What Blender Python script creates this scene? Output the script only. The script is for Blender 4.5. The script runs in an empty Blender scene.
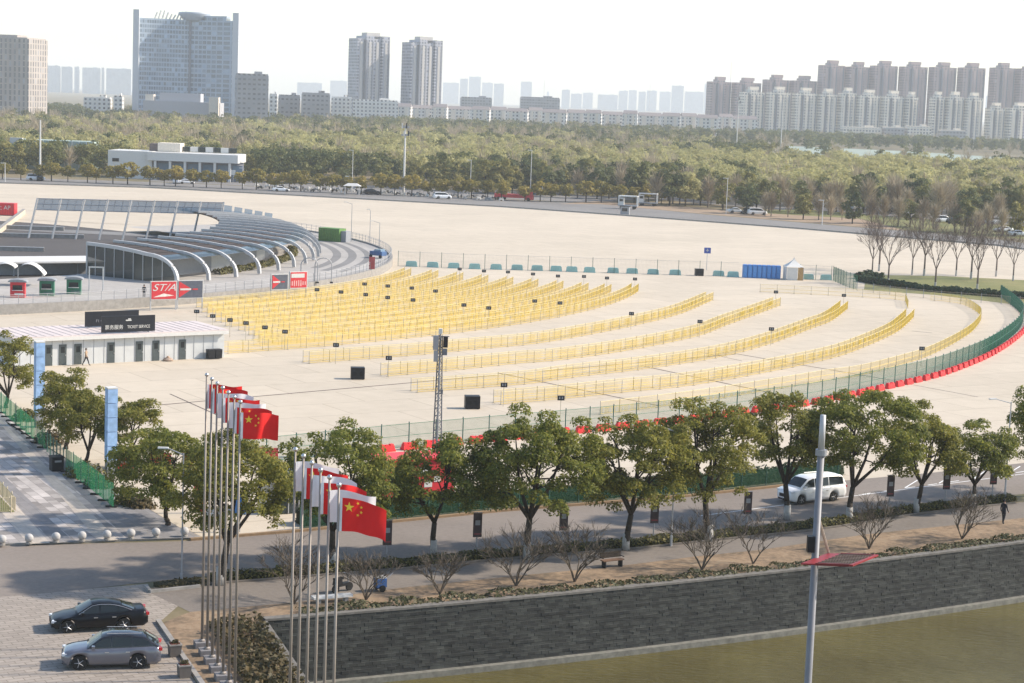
import bpy, bmesh, math, random
from mathutils import Vector, Matrix
import numpy as np
R = math.radians; PI = math.pi
sc = bpy.context.scene; col = sc.collection

# ------------------------------------------------------------------ camera, light
FPX, ROLL, YH, HC = 1950.0, 0.037, 100.0, 28.0
PITCH = math.atan2((341.5 - YH) * math.cos(ROLL), FPX)
cam_d = bpy.data.cameras.new('camera'); cam = bpy.data.objects.new('camera', cam_d); col.objects.link(cam)
cam_d.sensor_width = 36; cam_d.lens = FPX / 1024 * 36; cam_d.clip_start = 0.5; cam_d.clip_end = 20000
cam.matrix_world = Matrix.Translation((0, 0, HC)) @ Matrix.Rotation(PI / 2 - PITCH, 4, 'X') @ Matrix.Rotation(ROLL, 4, 'Z')
sc.camera = cam
SUN_EL, SUN_AZ = R(36), R(11)          # azimuth: direction to the sun, counted from +X towards +Y
world = bpy.data.worlds.new('World'); sc.world = world; world.use_nodes = True
wn = world.node_tree.nodes; wn.clear()
wo = wn.new('ShaderNodeOutputWorld'); wb = wn.new('ShaderNodeBackground'); sk = wn.new('ShaderNodeTexSky')
sk.sky_type = 'NISHITA'; sk.sun_disc = False; sk.sun_elevation = SUN_EL; sk.sun_rotation = PI / 2 - SUN_AZ
sk.air_density = 1.0; sk.dust_density = 0.7; sk.ozone_density = 2.0; sk.altitude = 0
wb.inputs[1].default_value = 0.148
tint = wn.new('ShaderNodeMix'); tint.data_type = 'RGBA'; tint.blend_type = 'MULTIPLY'; tint.inputs[0].default_value = 1; tint.inputs[7].default_value = (1.0, .95, .89, 1)   # white balance of a bright hazy sky
world.node_tree.links.new(sk.outputs[0], tint.inputs[6]); world.node_tree.links.new(tint.outputs[2], wb.inputs[0]); world.node_tree.links.new(wb.outputs[0], wo.inputs[0])
sun_d = bpy.data.lights.new('sun', 'SUN'); sun = bpy.data.objects.new('sun', sun_d); col.objects.link(sun)
sun_d.energy = 3.7; sun_d.angle = R(2.0); sun_d.color = (1.0, 0.89, 0.75)
sd = Vector((math.cos(SUN_EL) * math.cos(SUN_AZ), math.cos(SUN_EL) * math.sin(SUN_AZ), math.sin(SUN_EL)))
sun.rotation_euler = sd.to_track_quat('Z', 'Y').to_euler(); sun.location = (0, 0, 200)
sc.view_settings.view_transform = 'Standard'; sc.view_settings.look = 'None'
sc.view_settings.exposure = 0.9; sc.view_settings.gamma = 1
sc.cycles.max_bounces = 10; sc.cycles.diffuse_bounces = 6; sc.cycles.transmission_bounces = 8; sc.cycles.transparent_max_bounces = 24; sc.cycles.volume_bounces = 3
sc.cycles.caustics_reflective = False; sc.cycles.caustics_refractive = False

def W(x, y, z=0.0):
    dx, dy = x - 512, y - 341.5
    u = dx * math.cos(ROLL) + dy * math.sin(ROLL); v = -dx * math.sin(ROLL) + dy * math.cos(ROLL)
    f = FPX * math.cos(PITCH) - v * math.sin(PITCH); d = v * math.cos(PITCH) + FPX * math.sin(PITCH)
    return Vector((u / d * (HC - z), f / d * (HC - z), z))
def WD(x, y, Y):                       # the point at depth Y seen at a pixel
    dx, dy = x - 512, y - 341.5
    u = dx * math.cos(ROLL) + dy * math.sin(ROLL); v = -dx * math.sin(ROLL) + dy * math.cos(ROLL)
    f = FPX * math.cos(PITCH) - v * math.sin(PITCH); d = v * math.cos(PITCH) + FPX * math.sin(PITCH)
    return Vector((u / f * Y, Y, HC - d / f * Y))

# ------------------------------------------------------------------ materials
def nt(name):
    m = bpy.data.materials.new(name); m.use_nodes = True
    t = m.node_tree; return m, t, t.nodes['Principled BSDF']
def N(t, typ, **kw):
    n = t.nodes.new(typ)
    for k, v in kw.items():
        if k.startswith('i_'):
            key = k[2:]
            n.inputs[int(key) if key.isdigit() else key.replace('_', ' ')].default_value = v
        else: setattr(n, k, v)
    return n
def rgba(c): return (c[0], c[1], c[2], 1)
def ramp(t, stops):
    r = t.nodes.new('ShaderNodeValToRGB'); e = r.color_ramp.elements
    while len(e) < len(stops): e.new(0.5)
    for el, (p, c) in zip(e, stops): el.position = p; el.color = rgba(c)
    return r
def plain(name, c, rough=.6, metal=0., var=.18, scale=3., bump=0., coat=0.):
    m, t, b = nt(name)
    tc = N(t, 'ShaderNodeTexCoord'); no = N(t, 'ShaderNodeTexNoise', i_Scale=scale, i_Detail=5.0)
    t.links.new(tc.outputs['Object'], no.inputs['Vector'])
    r = ramp(t, [(.25, [x * (1 - var) for x in c]), (.75, [min(1, x * (1 + var)) for x in c])])
    t.links.new(no.outputs['Fac'], r.inputs[0]); t.links.new(r.outputs[0], b.inputs['Base Color'])
    b.inputs['Roughness'].default_value = rough; b.inputs['Metallic'].default_value = metal
    b.inputs['Coat Weight'].default_value = coat; b.inputs['Specular IOR Level'].default_value = .2 if max(c) < .06 else .4
    if bump:
        bp = N(t, 'ShaderNodeBump', i_Strength=bump, i_Distance=.02)
        t.links.new(no.outputs['Fac'], bp.inputs['Height']); t.links.new(bp.outputs[0], b.inputs['Normal'])
    return m
def ground_mat(name, c, stops=None, s1=.05, s2=1.2, rough=.9, rot=0., brick=None, mortar=None, jw=.02, offset=.5, jitter=.0):
    """mottled ground: two noise scales, optional slab joints in world metres"""
    m, t, b = nt(name)
    tc = N(t, 'ShaderNodeTexCoord')
    n1 = N(t, 'ShaderNodeTexNoise', i_Scale=s1, i_Detail=6.0); n2 = N(t, 'ShaderNodeTexNoise', i_Scale=s2, i_Detail=8.0, i_Roughness=.65)
    for n in (n1, n2): t.links.new(tc.outputs['Object'], n.inputs['Vector'])
    mx = N(t, 'ShaderNodeMath', operation='ADD'); t.links.new(n1.outputs['Fac'], mx.inputs[0]); t.links.new(n2.outputs['Fac'], mx.inputs[1])
    hf = N(t, 'ShaderNodeMath', operation='MULTIPLY', i_1=.5); t.links.new(mx.outputs[0], hf.inputs[0])
    stops = stops or [(.36, [x * .82 for x in c]), (.5, c), (.64, [x * 1.14 for x in c])]
    r = ramp(t, stops); t.links.new(hf.outputs[0], r.inputs[0]); out = r.outputs[0]
    if brick:
        mp = N(t, 'ShaderNodeMapping'); mp.inputs['Rotation'].default_value = (0, 0, -rot)
        t.links.new(tc.outputs['Object'], mp.inputs['Vector'])
        bk = N(t, 'ShaderNodeTexBrick', i_Scale=1.0, i_Mortar_Size=jw, i_Brick_Width=brick[0], i_Row_Height=brick[1], i_Mortar_Smooth=.1)
        bk.offset = offset
        bk.inputs['Color1'].default_value = (1 - jitter,) * 3 + (1,); bk.inputs['Color2'].default_value = (1 + jitter,) * 3 + (1,)
        bk.inputs['Mortar'].default_value = rgba(mortar)
        t.links.new(mp.outputs[0], bk.inputs['Vector'])
        mu = N(t, 'ShaderNodeMix', data_type='RGBA', blend_type='MULTIPLY'); mu.inputs[0].default_value = 1
        t.links.new(out, mu.inputs[6]); t.links.new(bk.outputs['Color'], mu.inputs[7]); out = mu.outputs[2]
    t.links.new(out, b.inputs['Base Color']); b.inputs['Roughness'].default_value = rough
    b.inputs['Specular IOR Level'].default_value = .25
    return m
def leaf_mat(name, stops, nscale=.35, trans=.3, mix=.5, far=False):
    m, t, b = nt(name)
    g = N(t, 'ShaderNodeNewGeometry'); tc = N(t, 'ShaderNodeTexCoord'); no = N(t, 'ShaderNodeTexNoise', i_Scale=nscale, i_Detail=2.0)
    t.links.new(tc.outputs['Object'], no.inputs['Vector'])
    a = N(t, 'ShaderNodeMix', data_type='FLOAT'); a.inputs[0].default_value = mix
    t.links.new(g.outputs['Random Per Island'], a.inputs[2]); t.links.new(no.outputs['Fac'], a.inputs[3])
    fac = a.outputs[0]
    if far:      # trees differ from one another: patches over the ground plus one value per tree
        n2 = N(t, 'ShaderNodeTexNoise', i_Scale=.055, i_Detail=3.0); t.links.new(g.outputs['Position'], n2.inputs['Vector']); oi = N(t, 'ShaderNodeObjectInfo')
        a.inputs[0].default_value = .6
        m1 = N(t, 'ShaderNodeMath', operation='MULTIPLY_ADD', i_1=1.5, i_2=-.42); t.links.new(n2.outputs['Fac'], m1.inputs[0])
        m2 = N(t, 'ShaderNodeMath', operation='MULTIPLY_ADD', i_1=.3); t.links.new(oi.outputs['Random'], m2.inputs[0]); t.links.new(m1.outputs[0], m2.inputs[2])
        m3 = N(t, 'ShaderNodeMath', operation='MULTIPLY_ADD', i_1=.25); t.links.new(a.outputs[0], m3.inputs[0]); t.links.new(m2.outputs[0], m3.inputs[2]); fac = m3.outputs[0]
    r = ramp(t, stops); t.links.new(fac, r.inputs[0])
    b.inputs['Roughness'].default_value = .55; b.inputs['Specular IOR Level'].default_value = .25
    t.links.new(r.outputs[0], b.inputs['Base Color'])
    tr = N(t, 'ShaderNodeBsdfTranslucent'); t.links.new(r.outputs[0], tr.inputs[0])
    ms = N(t, 'ShaderNodeMixShader', i_0=trans); t.links.new(b.outputs[0], ms.inputs[1]); t.links.new(tr.outputs[0], ms.inputs[2])
    t.links.new(ms.outputs[0], t.nodes['Material Output'].inputs[0])
    return m
def net_mat(name, c, op=.6):
    m, t, b = nt(name)
    b.inputs['Base Color'].default_value = rgba(c); b.inputs['Roughness'].default_value = .7
    tr = N(t, 'ShaderNodeBsdfTransparent'); tl = N(t, 'ShaderNodeBsdfTranslucent'); tl.inputs[0].default_value = rgba(c)
    m1 = N(t, 'ShaderNodeMixShader', i_0=.4); t.links.new(b.outputs[0], m1.inputs[1]); t.links.new(tl.outputs[0], m1.inputs[2])
    m2 = N(t, 'ShaderNodeMixShader', i_0=op); t.links.new(tr.outputs[0], m2.inputs[1]); t.links.new(m1.outputs[0], m2.inputs[2])
    t.links.new(m2.outputs[0], t.nodes['Material Output'].inputs[0]); return m
def glass_mat(name, c=(.03, .045, .05), op=.75):
    m, t, b = nt(name)
    b.inputs['Base Color'].default_value = rgba(c); b.inputs['Roughness'].default_value = .06; b.inputs['Specular IOR Level'].default_value = .4
    if op < 1:
        tr = N(t, 'ShaderNodeBsdfTransparent'); m2 = N(t, 'ShaderNodeMixShader', i_0=op)
        t.links.new(tr.outputs[0], m2.inputs[1]); t.links.new(b.outputs[0], m2.inputs[2]); t.links.new(m2.outputs[0], t.nodes['Material Output'].inputs[0])
    return m
def facade_mat(name, wall, glass, bw, fh, ww=.55, wh=.5, var=.12):
    """storeys of windows: bw bay width, fh floor height; pattern in object metres (x runs along, z up)"""
    m, t, b = nt(name)
    tc = N(t, 'ShaderNodeTexCoord'); sp = N(t, 'ShaderNodeSeparateXYZ'); t.links.new(tc.outputs['Object'], sp.inputs[0])
    def cell(sock, w, frac):
        d = N(t, 'ShaderNodeMath', operation='DIVIDE', i_1=w); t.links.new(sock, d.inputs[0])
        f = N(t, 'ShaderNodeMath', operation='FRACT'); t.links.new(d.outputs[0], f.inputs[0])
        s = N(t, 'ShaderNodeMath', operation='SUBTRACT', i_1=.5); t.links.new(f.outputs[0], s.inputs[0])
        a = N(t, 'ShaderNodeMath', operation='ABSOLUTE'); t.links.new(s.outputs[0], a.inputs[0])
        l = N(t, 'ShaderNodeMath', operation='LESS_THAN', i_1=frac / 2); t.links.new(a.outputs[0], l.inputs[0])
        fl = N(t, 'ShaderNodeMath', operation='FLOOR'); t.links.new(d.outputs[0], fl.inputs[0]); return l, fl
    xy = N(t, 'ShaderNodeMath', operation='ADD'); t.links.new(sp.outputs[0], xy.inputs[0]); t.links.new(sp.outputs[1], xy.inputs[1])
    a, fa = cell(xy.outputs[0], bw, ww); c, fc = cell(sp.outputs[2], fh, wh)
    mu = N(t, 'ShaderNodeMath', operation='MULTIPLY'); t.links.new(a.outputs[0], mu.inputs[0]); t.links.new(c.outputs[0], mu.inputs[1])
    ge = N(t, 'ShaderNodeNewGeometry'); sn = N(t, 'ShaderNodeSeparateXYZ'); t.links.new(ge.outputs['Normal'], sn.inputs[0])
    up = N(t, 'ShaderNodeMath', operation='LESS_THAN', i_1=.5); t.links.new(sn.outputs[2], up.inputs[0])
    mm = N(t, 'ShaderNodeMath', operation='MULTIPLY'); t.links.new(mu.outputs[0], mm.inputs[0]); t.links.new(up.outputs[0], mm.inputs[1])
    cb = N(t, 'ShaderNodeCombineXYZ'); t.links.new(fa.outputs[0], cb.inputs[0]); t.links.new(fc.outputs[0], cb.inputs[1])
    wnz = N(t, 'ShaderNodeTexWhiteNoise'); t.links.new(cb.outputs[0], wnz.inputs[0])
    gr = ramp(t, [(0, [x * .6 for x in glass]), (.8, glass), (1, [min(1, x * 1.8 + .05) for x in glass])]); t.links.new(wnz.outputs['Value'], gr.inputs[0])
    no = N(t, 'ShaderNodeTexNoise', i_Scale=.08, i_Detail=4.0); t.links.new(tc.outputs['Object'], no.inputs['Vector'])
    wr = ramp(t, [(.3, [x * (1 - var) for x in wall]), (.7, [min(1, x * (1 + var)) for x in wall])]); t.links.new(no.outputs['Fac'], wr.inputs[0])
    mx = N(t, 'ShaderNodeMix', data_type='RGBA'); t.links.new(mm.outputs[0], mx.inputs[0]); t.links.new(wr.outputs[0], mx.inputs[6]); t.links.new(gr.outputs[0], mx.inputs[7])
    t.links.new(mx.outputs[2], b.inputs['Base Color'])
    rr = N(t, 'ShaderNodeMix', data_type='FLOAT'); t.links.new(mm.outputs[0], rr.inputs[0]); rr.inputs[2].default_value = .8; rr.inputs[3].default_value = .15
    t.links.new(rr.outputs[0], b.inputs['Roughness']); return m

RD = R(31)                              # the road's direction in plan
M = {}
M['plaza'] = ground_mat('pale_concrete', (.50, .435, .345), [(.36, (.455, .395, .31)), (.5, (.50, .435, .345)), (.64, (.535, .465, .37))], s1=.03, s2=.5, rot=R(33), brick=(9, 6), mortar=(.74, .72, .70), jw=.06, jitter=.035)
M['ground'] = ground_mat('rough_grassland', (.16, .14, .08), [(.38, (.10, .10, .05)), (.5, (.17, .14, .08)), (.62, (.24, .19, .12))], s1=.02, s2=.3)
M['asphalt'] = ground_mat('worn_asphalt', (.21, .18, .155), s1=.12, s2=3.)
M['far_asphalt'] = ground_mat('far_asphalt', (.2, .19, .18), s1=.05, s2=1.)
M['path'] = ground_mat('path_paving', (.19, .165, .142), s1=.2, s2=3., rot=RD, brick=(.6, .3), mortar=(.8, .8, .8), jw=.012)
M['drive'] = ground_mat('driveway_blocks', (.30, .262, .225), s1=.15, s2=2., rot=RD, brick=(.8, .4), mortar=(.62, .6, .57), jw=.025, jitter=.09)
M['granite'] = ground_mat('granite_slabs', (.36, .33, .31), s1=.2, s2=2., rot=R(118), brick=(1.3, .65), mortar=(.6, .6, .6), jw=.02, jitter=.38)
M['granite_light'] = ground_mat('pale_granite', (.45, .40, .345), s1=.2, s2=2., rot=R(118), brick=(1.2, .6), mortar=(.8, .8, .8), jw=.015, jitter=.06)
M['granite_dark'] = ground_mat('dark_granite', (.22, .21, .21), s1=.2, s2=2., rot=R(118), brick=(1.2, .6), mortar=(.8, .8, .8), jw=.015, jitter=.1)
M['drygrass'] = ground_mat('dry_grass', (.3, .2, .11), [(.36, (.09, .075, .05)), (.46, (.18, .13, .085)), (.55, (.27, .19, .12)), (.66, (.30, .24, .17))], s1=.35, s2=2.5)
M['soil'] = ground_mat('bare_soil', (.30, .22, .15), s1=.08, s2=1.)
M['lawn'] = ground_mat('lawn', (.17, .17, .06), [(.36, (.10, .12, .04)), (.5, (.17, .17, .06)), (.64, (.26, .23, .10))], s1=.1, s2=3.)
M['kerb'] = plain('kerb_stone', (.27, .255, .235), .85, var=.2, scale=2.)
M['kerb_ochre'] = plain('ochre_kerb', (.24, .16, .09), .85)
M['line'] = plain('road_paint', (.7, .7, .68), .7, var=.1)
M['joint'] = plain('drain_grate', (.10, .075, .065), .9)
M['ring_floor'] = ground_mat('dark_paving', (.085, .078, .075), s1=.1, s2=1.5)
M['ring_plat'] = ground_mat('platform_paving', (.37, .35, .325), s1=.1, s2=1.5)
M['ring_band'] = ground_mat('grey_band_paving', (.2, .195, .19), s1=.1, s2=1.5)
M['white'] = plain('white_panel', (.62, .61, .58), .6, var=.06)
M['whiteR'] = plain('pinkish_roof_sheet', (.60, .52, .49), .6, var=.1, scale=.6)
M['steel'] = plain('brushed_steel', (.27, .235, .205), .5, .3, var=.1)
M['paleSteel'] = plain('pale_painted_steel', (.46, .46, .46), .45, .1, var=.06)
M['greysteel'] = plain('grey_painted_steel', (.30, .31, .33), .5, .2, var=.1)
M['dark'] = plain('dark_plastic', (.02, .02, .022), .5)
M['black'] = plain('black_board', (.018, .02, .026), .5)
M['rubber'] = plain('tyre_rubber', (.02, .02, .02), .85)
M['alloy'] = plain('alloy', (.6, .6, .6), .3, .8)
M['rim'] = plain('grey_alloy', (.42, .42, .43), .4, .3)
M['glass'] = glass_mat('dark_glass', (.015, .02, .022), 1.0)
M['bluish_glass'] = glass_mat('bluish_glass', (.18, .27, .36), .8)
M['wall_glass'] = glass_mat('pavilion_glass', (.03, .045, .045), .85)
M['yellow'] = plain('yellow_wire', (.74, .53, .085), .5, var=.08)
M['yrail'] = plain('pale_yellow_rail', (.68, .58, .27), .5)
M['ywhite'] = plain('galvanised_post', (.45, .40, .30), .6)
M['green'] = plain('green_wire', (.02, .15, .085), .5)
M['greenpost'] = plain('green_post', (.05, .13, .11), .5)
M['greennet2'] = net_mat('bright_green_netting', (.02, .17, .07), .7)
M['greennet'] = net_mat('green_netting', (.012, .08, .035), .5)
M['teal'] = plain('teal_plastic', (.26, .46, .44), .5)
M['red'] = plain('red_plastic', (.70, .03, .035), .45, var=.1)
M['redboard'] = plain('red_print', (.58, .035, .045), .5, var=.12)
M['blue'] = plain('blue_cabin', (.05, .20, .52), .5)
M['bluecol'] = plain('blue_printed_panel', (.30, .46, .70), .5, var=.25, scale=2.2)
M['yellowp'] = plain('yellow_print', (.85, .60, .04), .5)
M['gold'] = plain('gold_fabric', (.9, .62, .05), .7, var=.05)
M['redcloth'] = plain('red_fabric', (.72, .012, .012), .75, var=.06)
M['whitecloth'] = plain('white_fabric', (.78, .78, .8), .75, var=.05)
M['greyp'] = plain('grey_print', (.25, .26, .27), .6)
M['bark'] = plain('bark', (.045, .036, .028), .9, var=.35, scale=6., bump=.4)
M['whitewash'] = plain('whitewash', (.38, .37, .35), .9, var=.25, scale=5.)
M['twig'] = plain('bare_twigs', (.115, .092, .068), .9, var=.25)
M['fartwig'] = plain('far_twigs', (.13, .10, .085), .9, var=.25)
M['leaf'] = leaf_mat('camphor_leaves', [(.2, (.08, .105, .022)), (.5, (.185, .205, .04)), (.75, (.30, .285, .055)), (.95, (.42, .34, .075))], .35, .55)
M['leafY'] = leaf_mat('olive_leaves', [(.2, (.10, .115, .026)), (.5, (.225, .222, .045)), (.8, (.36, .315, .065)), (.95, (.45, .35, .085))], .35, .55)
M['leafD'] = leaf_mat('evergreen_leaves', [(.2, (.065, .085, .034)), (.5, (.13, .148, .05)), (.8, (.26, .235, .07))], .12, .45, far=True)
M['leafR'] = leaf_mat('round_tree_leaves', [(.2, (.10, .095, .022)), (.5, (.22, .19, .04)), (.8, (.36, .28, .06))], .12, .45, far=True)
M['leafW'] = leaf_mat('willow_leaves', [(.2, (.25, .205, .13)), (.45, (.33, .30, .125)), (.8, (.46, .43, .19))], .08, .5, far=True)
M['leafB'] = leaf_mat('bare_wood_twigs', [(.25, (.20, .16, .11)), (.5, (.30, .24, .16)), (.8, (.40, .33, .22))], .08, .2, far=True)
M['hedge'] = leaf_mat('hedge_leaves', [(.2, (.05, .055, .015)), (.5, (.115, .108, .03)), (.8, (.2, .17, .055))], .5)
M['hedgeG'] = leaf_mat('dark_hedge_leaves', [(.2, (.012, .03, .015)), (.5, (.03, .06, .026)), (.8, (.06, .09, .035))], .5)
M['cover'] = leaf_mat('ground_cover_leaves', [(.2, (.04, .045, .018)), (.5, (.09, .092, .042)), (.75, (.145, .13, .07)), (.95, (.2, .14, .085))], .6)
M['coverB'] = leaf_mat('brown_shrub_leaves', [(.2, (.035, .035, .012)), (.5, (.085, .07, .03)), (.8, (.16, .115, .055))], .6)
def brickwall():
    m, t, b = nt('dark_brick')
    tc = N(t, 'ShaderNodeTexCoord'); bk = N(t, 'ShaderNodeTexBrick', i_Scale=1.0, i_Mortar_Size=.012, i_Brick_Width=.45, i_Row_Height=.18)
    bk.inputs['Color1'].default_value = (.014, .016, .016, 1); bk.inputs['Color2'].default_value = (.045, .049, .045, 1); bk.inputs['Mortar'].default_value = (.012, .012, .012, 1)
    t.links.new(tc.outputs['UV'], bk.inputs['Vector'])
    no = N(t, 'ShaderNodeTexNoise', i_Scale=.55, i_Detail=7.0, i_Roughness=.7); t.links.new(tc.outputs['UV'], no.inputs['Vector'])
    r = ramp(t, [(.38, (.7, .71, .7)), (.55, (1.0, 1.0, .98)), (.70, (1.7, 1.68, 1.6))]); t.links.new(no.outputs['Fac'], r.inputs[0])
    mu = N(t, 'ShaderNodeMix', data_type='RGBA', blend_type='MULTIPLY'); mu.inputs[0].default_value = 1
    t.links.new(bk.outputs['Color'], mu.inputs[6]); t.links.new(r.outputs[0], mu.inputs[7])
    t.links.new(mu.outputs[2], b.inputs['Base Color']); b.inputs['Roughness'].default_value = .85
    bp = N(t, 'ShaderNodeBump', i_Strength=.6, i_Distance=.04); t.links.new(bk.outputs['Fac'], bp.inputs['Height']); bp.invert = True
    t.links.new(bp.outputs[0], b.inputs['Normal']); return m
M['brick'] = brickwall()
def watermat():
    m, t, b = nt('green_water')
    tc = N(t, 'ShaderNodeTexCoord')
    no = N(t, 'ShaderNodeTexNoise', i_Scale=1.9, i_Detail=4.0, i_Roughness=.55); mp = N(t, 'ShaderNodeMapping'); mp.inputs['Scale'].default_value = (.55, 1.6, 1)
    t.links.new(tc.outputs['Object'], mp.inputs[0]); t.links.new(mp.outputs[0], no.inputs['Vector'])
    bp = N(t, 'ShaderNodeBump', i_Strength=.8, i_Distance=.22); t.links.new(no.outputs['Fac'], bp.inputs['Height']); t.links.new(bp.outputs[0], b.inputs['Normal'])
    n2 = N(t, 'ShaderNodeTexNoise', i_Scale=.12, i_Detail=4.0); t.links.new(tc.outputs['Object'], n2.inputs['Vector'])
    r = ramp(t, [(.35, (.080, .066, .020)), (.65, (.115, .098, .034))]); t.links.new(n2.outputs['Fac'], r.inputs[0]); t.links.new(r.outputs[0], b.inputs['Base Color'])
    b.inputs['Roughness'].default_value = .05; b.inputs['IOR'].default_value = 1.24; return m
M['water'] = watermat()

# ------------------------------------------------------------------ mesh building
class MB:
    def __init__(s): s.v = []; s.f = []; s.m = []; s.uv = {}
    def add(s, vs, fs, mi=0):
        o = len(s.v); s.v += [tuple(p) for p in vs]; s.f += [tuple(o + i for i in f) for f in fs]; s.m += [mi] * len(fs); return s
    def box(s, c, size, rz=0., mi=0, taper=1.0):
        cx, cy, cz = c; a, b, h = size[0] / 2, size[1] / 2, size[2] / 2
        ca, sa = math.cos(rz), math.sin(rz); vs = []
        for z, k in ((-h, 1.), (h, taper)):
            for x, y in ((-a, -b), (a, -b), (a, b), (-a, b)):
                vs.append((cx + (x * ca - y * sa) * k, cy + (x * sa + y * ca) * k, cz + z))
        return s.add(vs, [(3, 2, 1, 0), (4, 5, 6, 7), (0, 1, 5, 4), (1, 2, 6, 5), (2, 3, 7, 6), (3, 0, 4, 7)], mi)
    def tube(s, p, q, r1, r2=None, n=6, mi=0, caps=True):
        p, q = Vector(p), Vector(q); r2 = r1 if r2 is None else r2
        d = (q - p); d = d.normalized() if d.length > 1e-9 else Vector((0, 0, 1))
        a = d.cross(Vector((0, 0, 1))) if abs(d.z) < .95 else d.cross(Vector((1, 0, 0))); a.normalize(); b = d.cross(a)
        vs = []
        for c, r in ((p, r1), (q, r2)):
            for k in range(n):
                an = 2 * PI * k / n; vs.append(c + a * (r * math.cos(an)) + b * (r * math.sin(an)))
        fs = [(k, k + n, (k + 1) % n + n, (k + 1) % n) for k in range(n)]
        if caps: fs += [tuple(range(n)), tuple(range(2 * n - 1, n - 1, -1))]
        return s.add(vs, fs, mi)
    def path(s, pts, rads, n=6, mi=0):
        for i in range(len(pts) - 1): s.tube(pts[i], pts[i + 1], rads[i], rads[i + 1], n, mi, caps=True)
        return s
    def poly(s, pts, mi=0): return s.add(pts, [tuple(range(len(pts)))], mi)
    def lathe(s, prof, n=16, c=(0, 0, 0), mi=0, axis='z'):
        vs = []
        for r, z in prof:
            for k in range(n):
                a = 2 * PI * k / n; x, y = r * math.cos(a), r * math.sin(a)
                vs.append((c[0] + x, c[1] + y, c[2] + z) if axis == 'z' else (c[0] + x, c[1] + z, c[2] + y))
        fs = []
        for i in range(len(prof) - 1):
            for k in range(n): fs.append((i * n + k, i * n + (k + 1) % n, (i + 1) * n + (k + 1) % n, (i + 1) * n + k))
        fs += [tuple(range(n - 1, -1, -1)), tuple(range((len(prof) - 1) * n, len(prof) * n))]
        return s.add(vs, fs, mi)
    def prism(s, pts, z0, z1, mi=0):
        n = len(pts); vs = [(p[0], p[1], z0) for p in pts] + [(p[0], p[1], z1) for p in pts]
        return s.add(vs, [tuple(range(n - 1, -1, -1)), tuple(range(n, 2 * n))] + [(i, (i + 1) % n, (i + 1) % n + n, i + n) for i in range(n)], mi)
    def grid(s, rows, mi=0, thick=0.):
        n = len(rows[0]); vs = [p for r in rows for p in r]
        fs = [(i * n + j, i * n + j + 1, (i + 1) * n + j + 1, (i + 1) * n + j) for i in range(len(rows) - 1) for j in range(n - 1)]
        return s.add(vs, fs, mi)
    def leaves(s, pts, nrm, size, rng, aspect=1.6, flat=.5, mi=0):
        """one four-sided leaf per point; pts, nrm are numpy arrays"""
        k = len(pts); n = nrm + rng.normal(0, flat, (k, 3)); n /= np.linalg.norm(n, axis=1)[:, None] + 1e-9
        t = np.cross(n, rng.normal(0, 1, (k, 3))); t /= np.linalg.norm(t, axis=1)[:, None] + 1e-9; b = np.cross(n, t)
        sz = size * rng.uniform(.65, 1.35, k)[:, None]
        q = np.stack([pts - t * sz * .5 * aspect, pts - b * sz * .5, pts + t * sz * .5 * aspect, pts + b * sz * .5], 1).reshape(-1, 3)
        o = len(s.v); s.v += [tuple(p) for p in q.tolist()]; s.f += [(o + 4 * i, o + 4 * i + 1, o + 4 * i + 2, o + 4 * i + 3) for i in range(k)]; s.m += [mi] * k
        return s
    def mesh(s, name, mats, smooth=False):
        me = bpy.data.meshes.new(name); me.from_pydata(s.v, [], s.f)
        if not isinstance(mats, (list, tuple)): mats = [mats]
        for m in mats: me.materials.append(m)
        if len(mats) > 1: me.polygons.foreach_set('material_index', s.m)
        if smooth: me.polygons.foreach_set('use_smooth', [True] * len(s.f))
        me.update(); return me
    def build(s, name, mats, parent=None, loc=(0, 0, 0), rz=0., smooth=False):
        o = bpy.data.objects.new(name, s.mesh(name, mats, smooth)); col.objects.link(o)
        o.location = loc; o.rotation_euler = (0, 0, rz)
        if parent: o.parent = parent
        return o
def tag(o, label=None, cat=None, group=None, kind=None):
    if label: o['label'] = label
    if cat: o['category'] = cat
    if group: o['group'] = group
    if kind: o['kind'] = kind
    return o
def thing(name, label, cat, loc=(0, 0, 0), rz=0., group=None):
    o = bpy.data.objects.new(name, None); col.objects.link(o); o.empty_display_size = .3
    o.location = loc; o.rotation_euler = (0, 0, rz); return tag(o, label, cat, group)
def put(name, me, parent, loc=(0, 0, 0), rz=0., scale=None):
    o = bpy.data.objects.new(name, me); col.objects.link(o); o.location = loc; o.rotation_euler = (0, 0, rz); o.parent = parent
    if scale: o.scale = scale
    return o
kids = {}
def dup(o, loc, rz=None, label=None, scale=None, group=None):
    c = o.copy(); col.objects.link(c); c.location = loc
    if rz is not None: c.rotation_euler = (0, 0, rz)
    if scale: c.scale = scale
    if label: c['label'] = label
    if group: c['group'] = group
    def rec(a, b):
        for ch in a.children:
            d = ch.copy(); col.objects.link(d); d.parent = b; rec(ch, d)
    rec(o, c); return c
def struct(name, mb, mat, kind='structure'): o = mb.build(name, mat); o['kind'] = kind; return o
def sheet(name, px, z, mat, world=False):
    mb = MB(); pts = [Vector(p) if world else W(*p) for p in px]
    mb.poly([(p[0], p[1], z) for p in pts]); o = mb.build(name, mat)
    bm = bmesh.new(); bm.from_mesh(o.data); bmesh.ops.recalc_face_normals(bm, faces=bm.faces)
    if bm.faces[0].normal.z < 0: bmesh.ops.reverse_faces(bm, faces=bm.faces[:])
    bmesh.ops.triangulate(bm, faces=bm.faces[:]); bm.to_mesh(o.data); bm.free(); o['kind'] = 'structure'; return o
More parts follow.
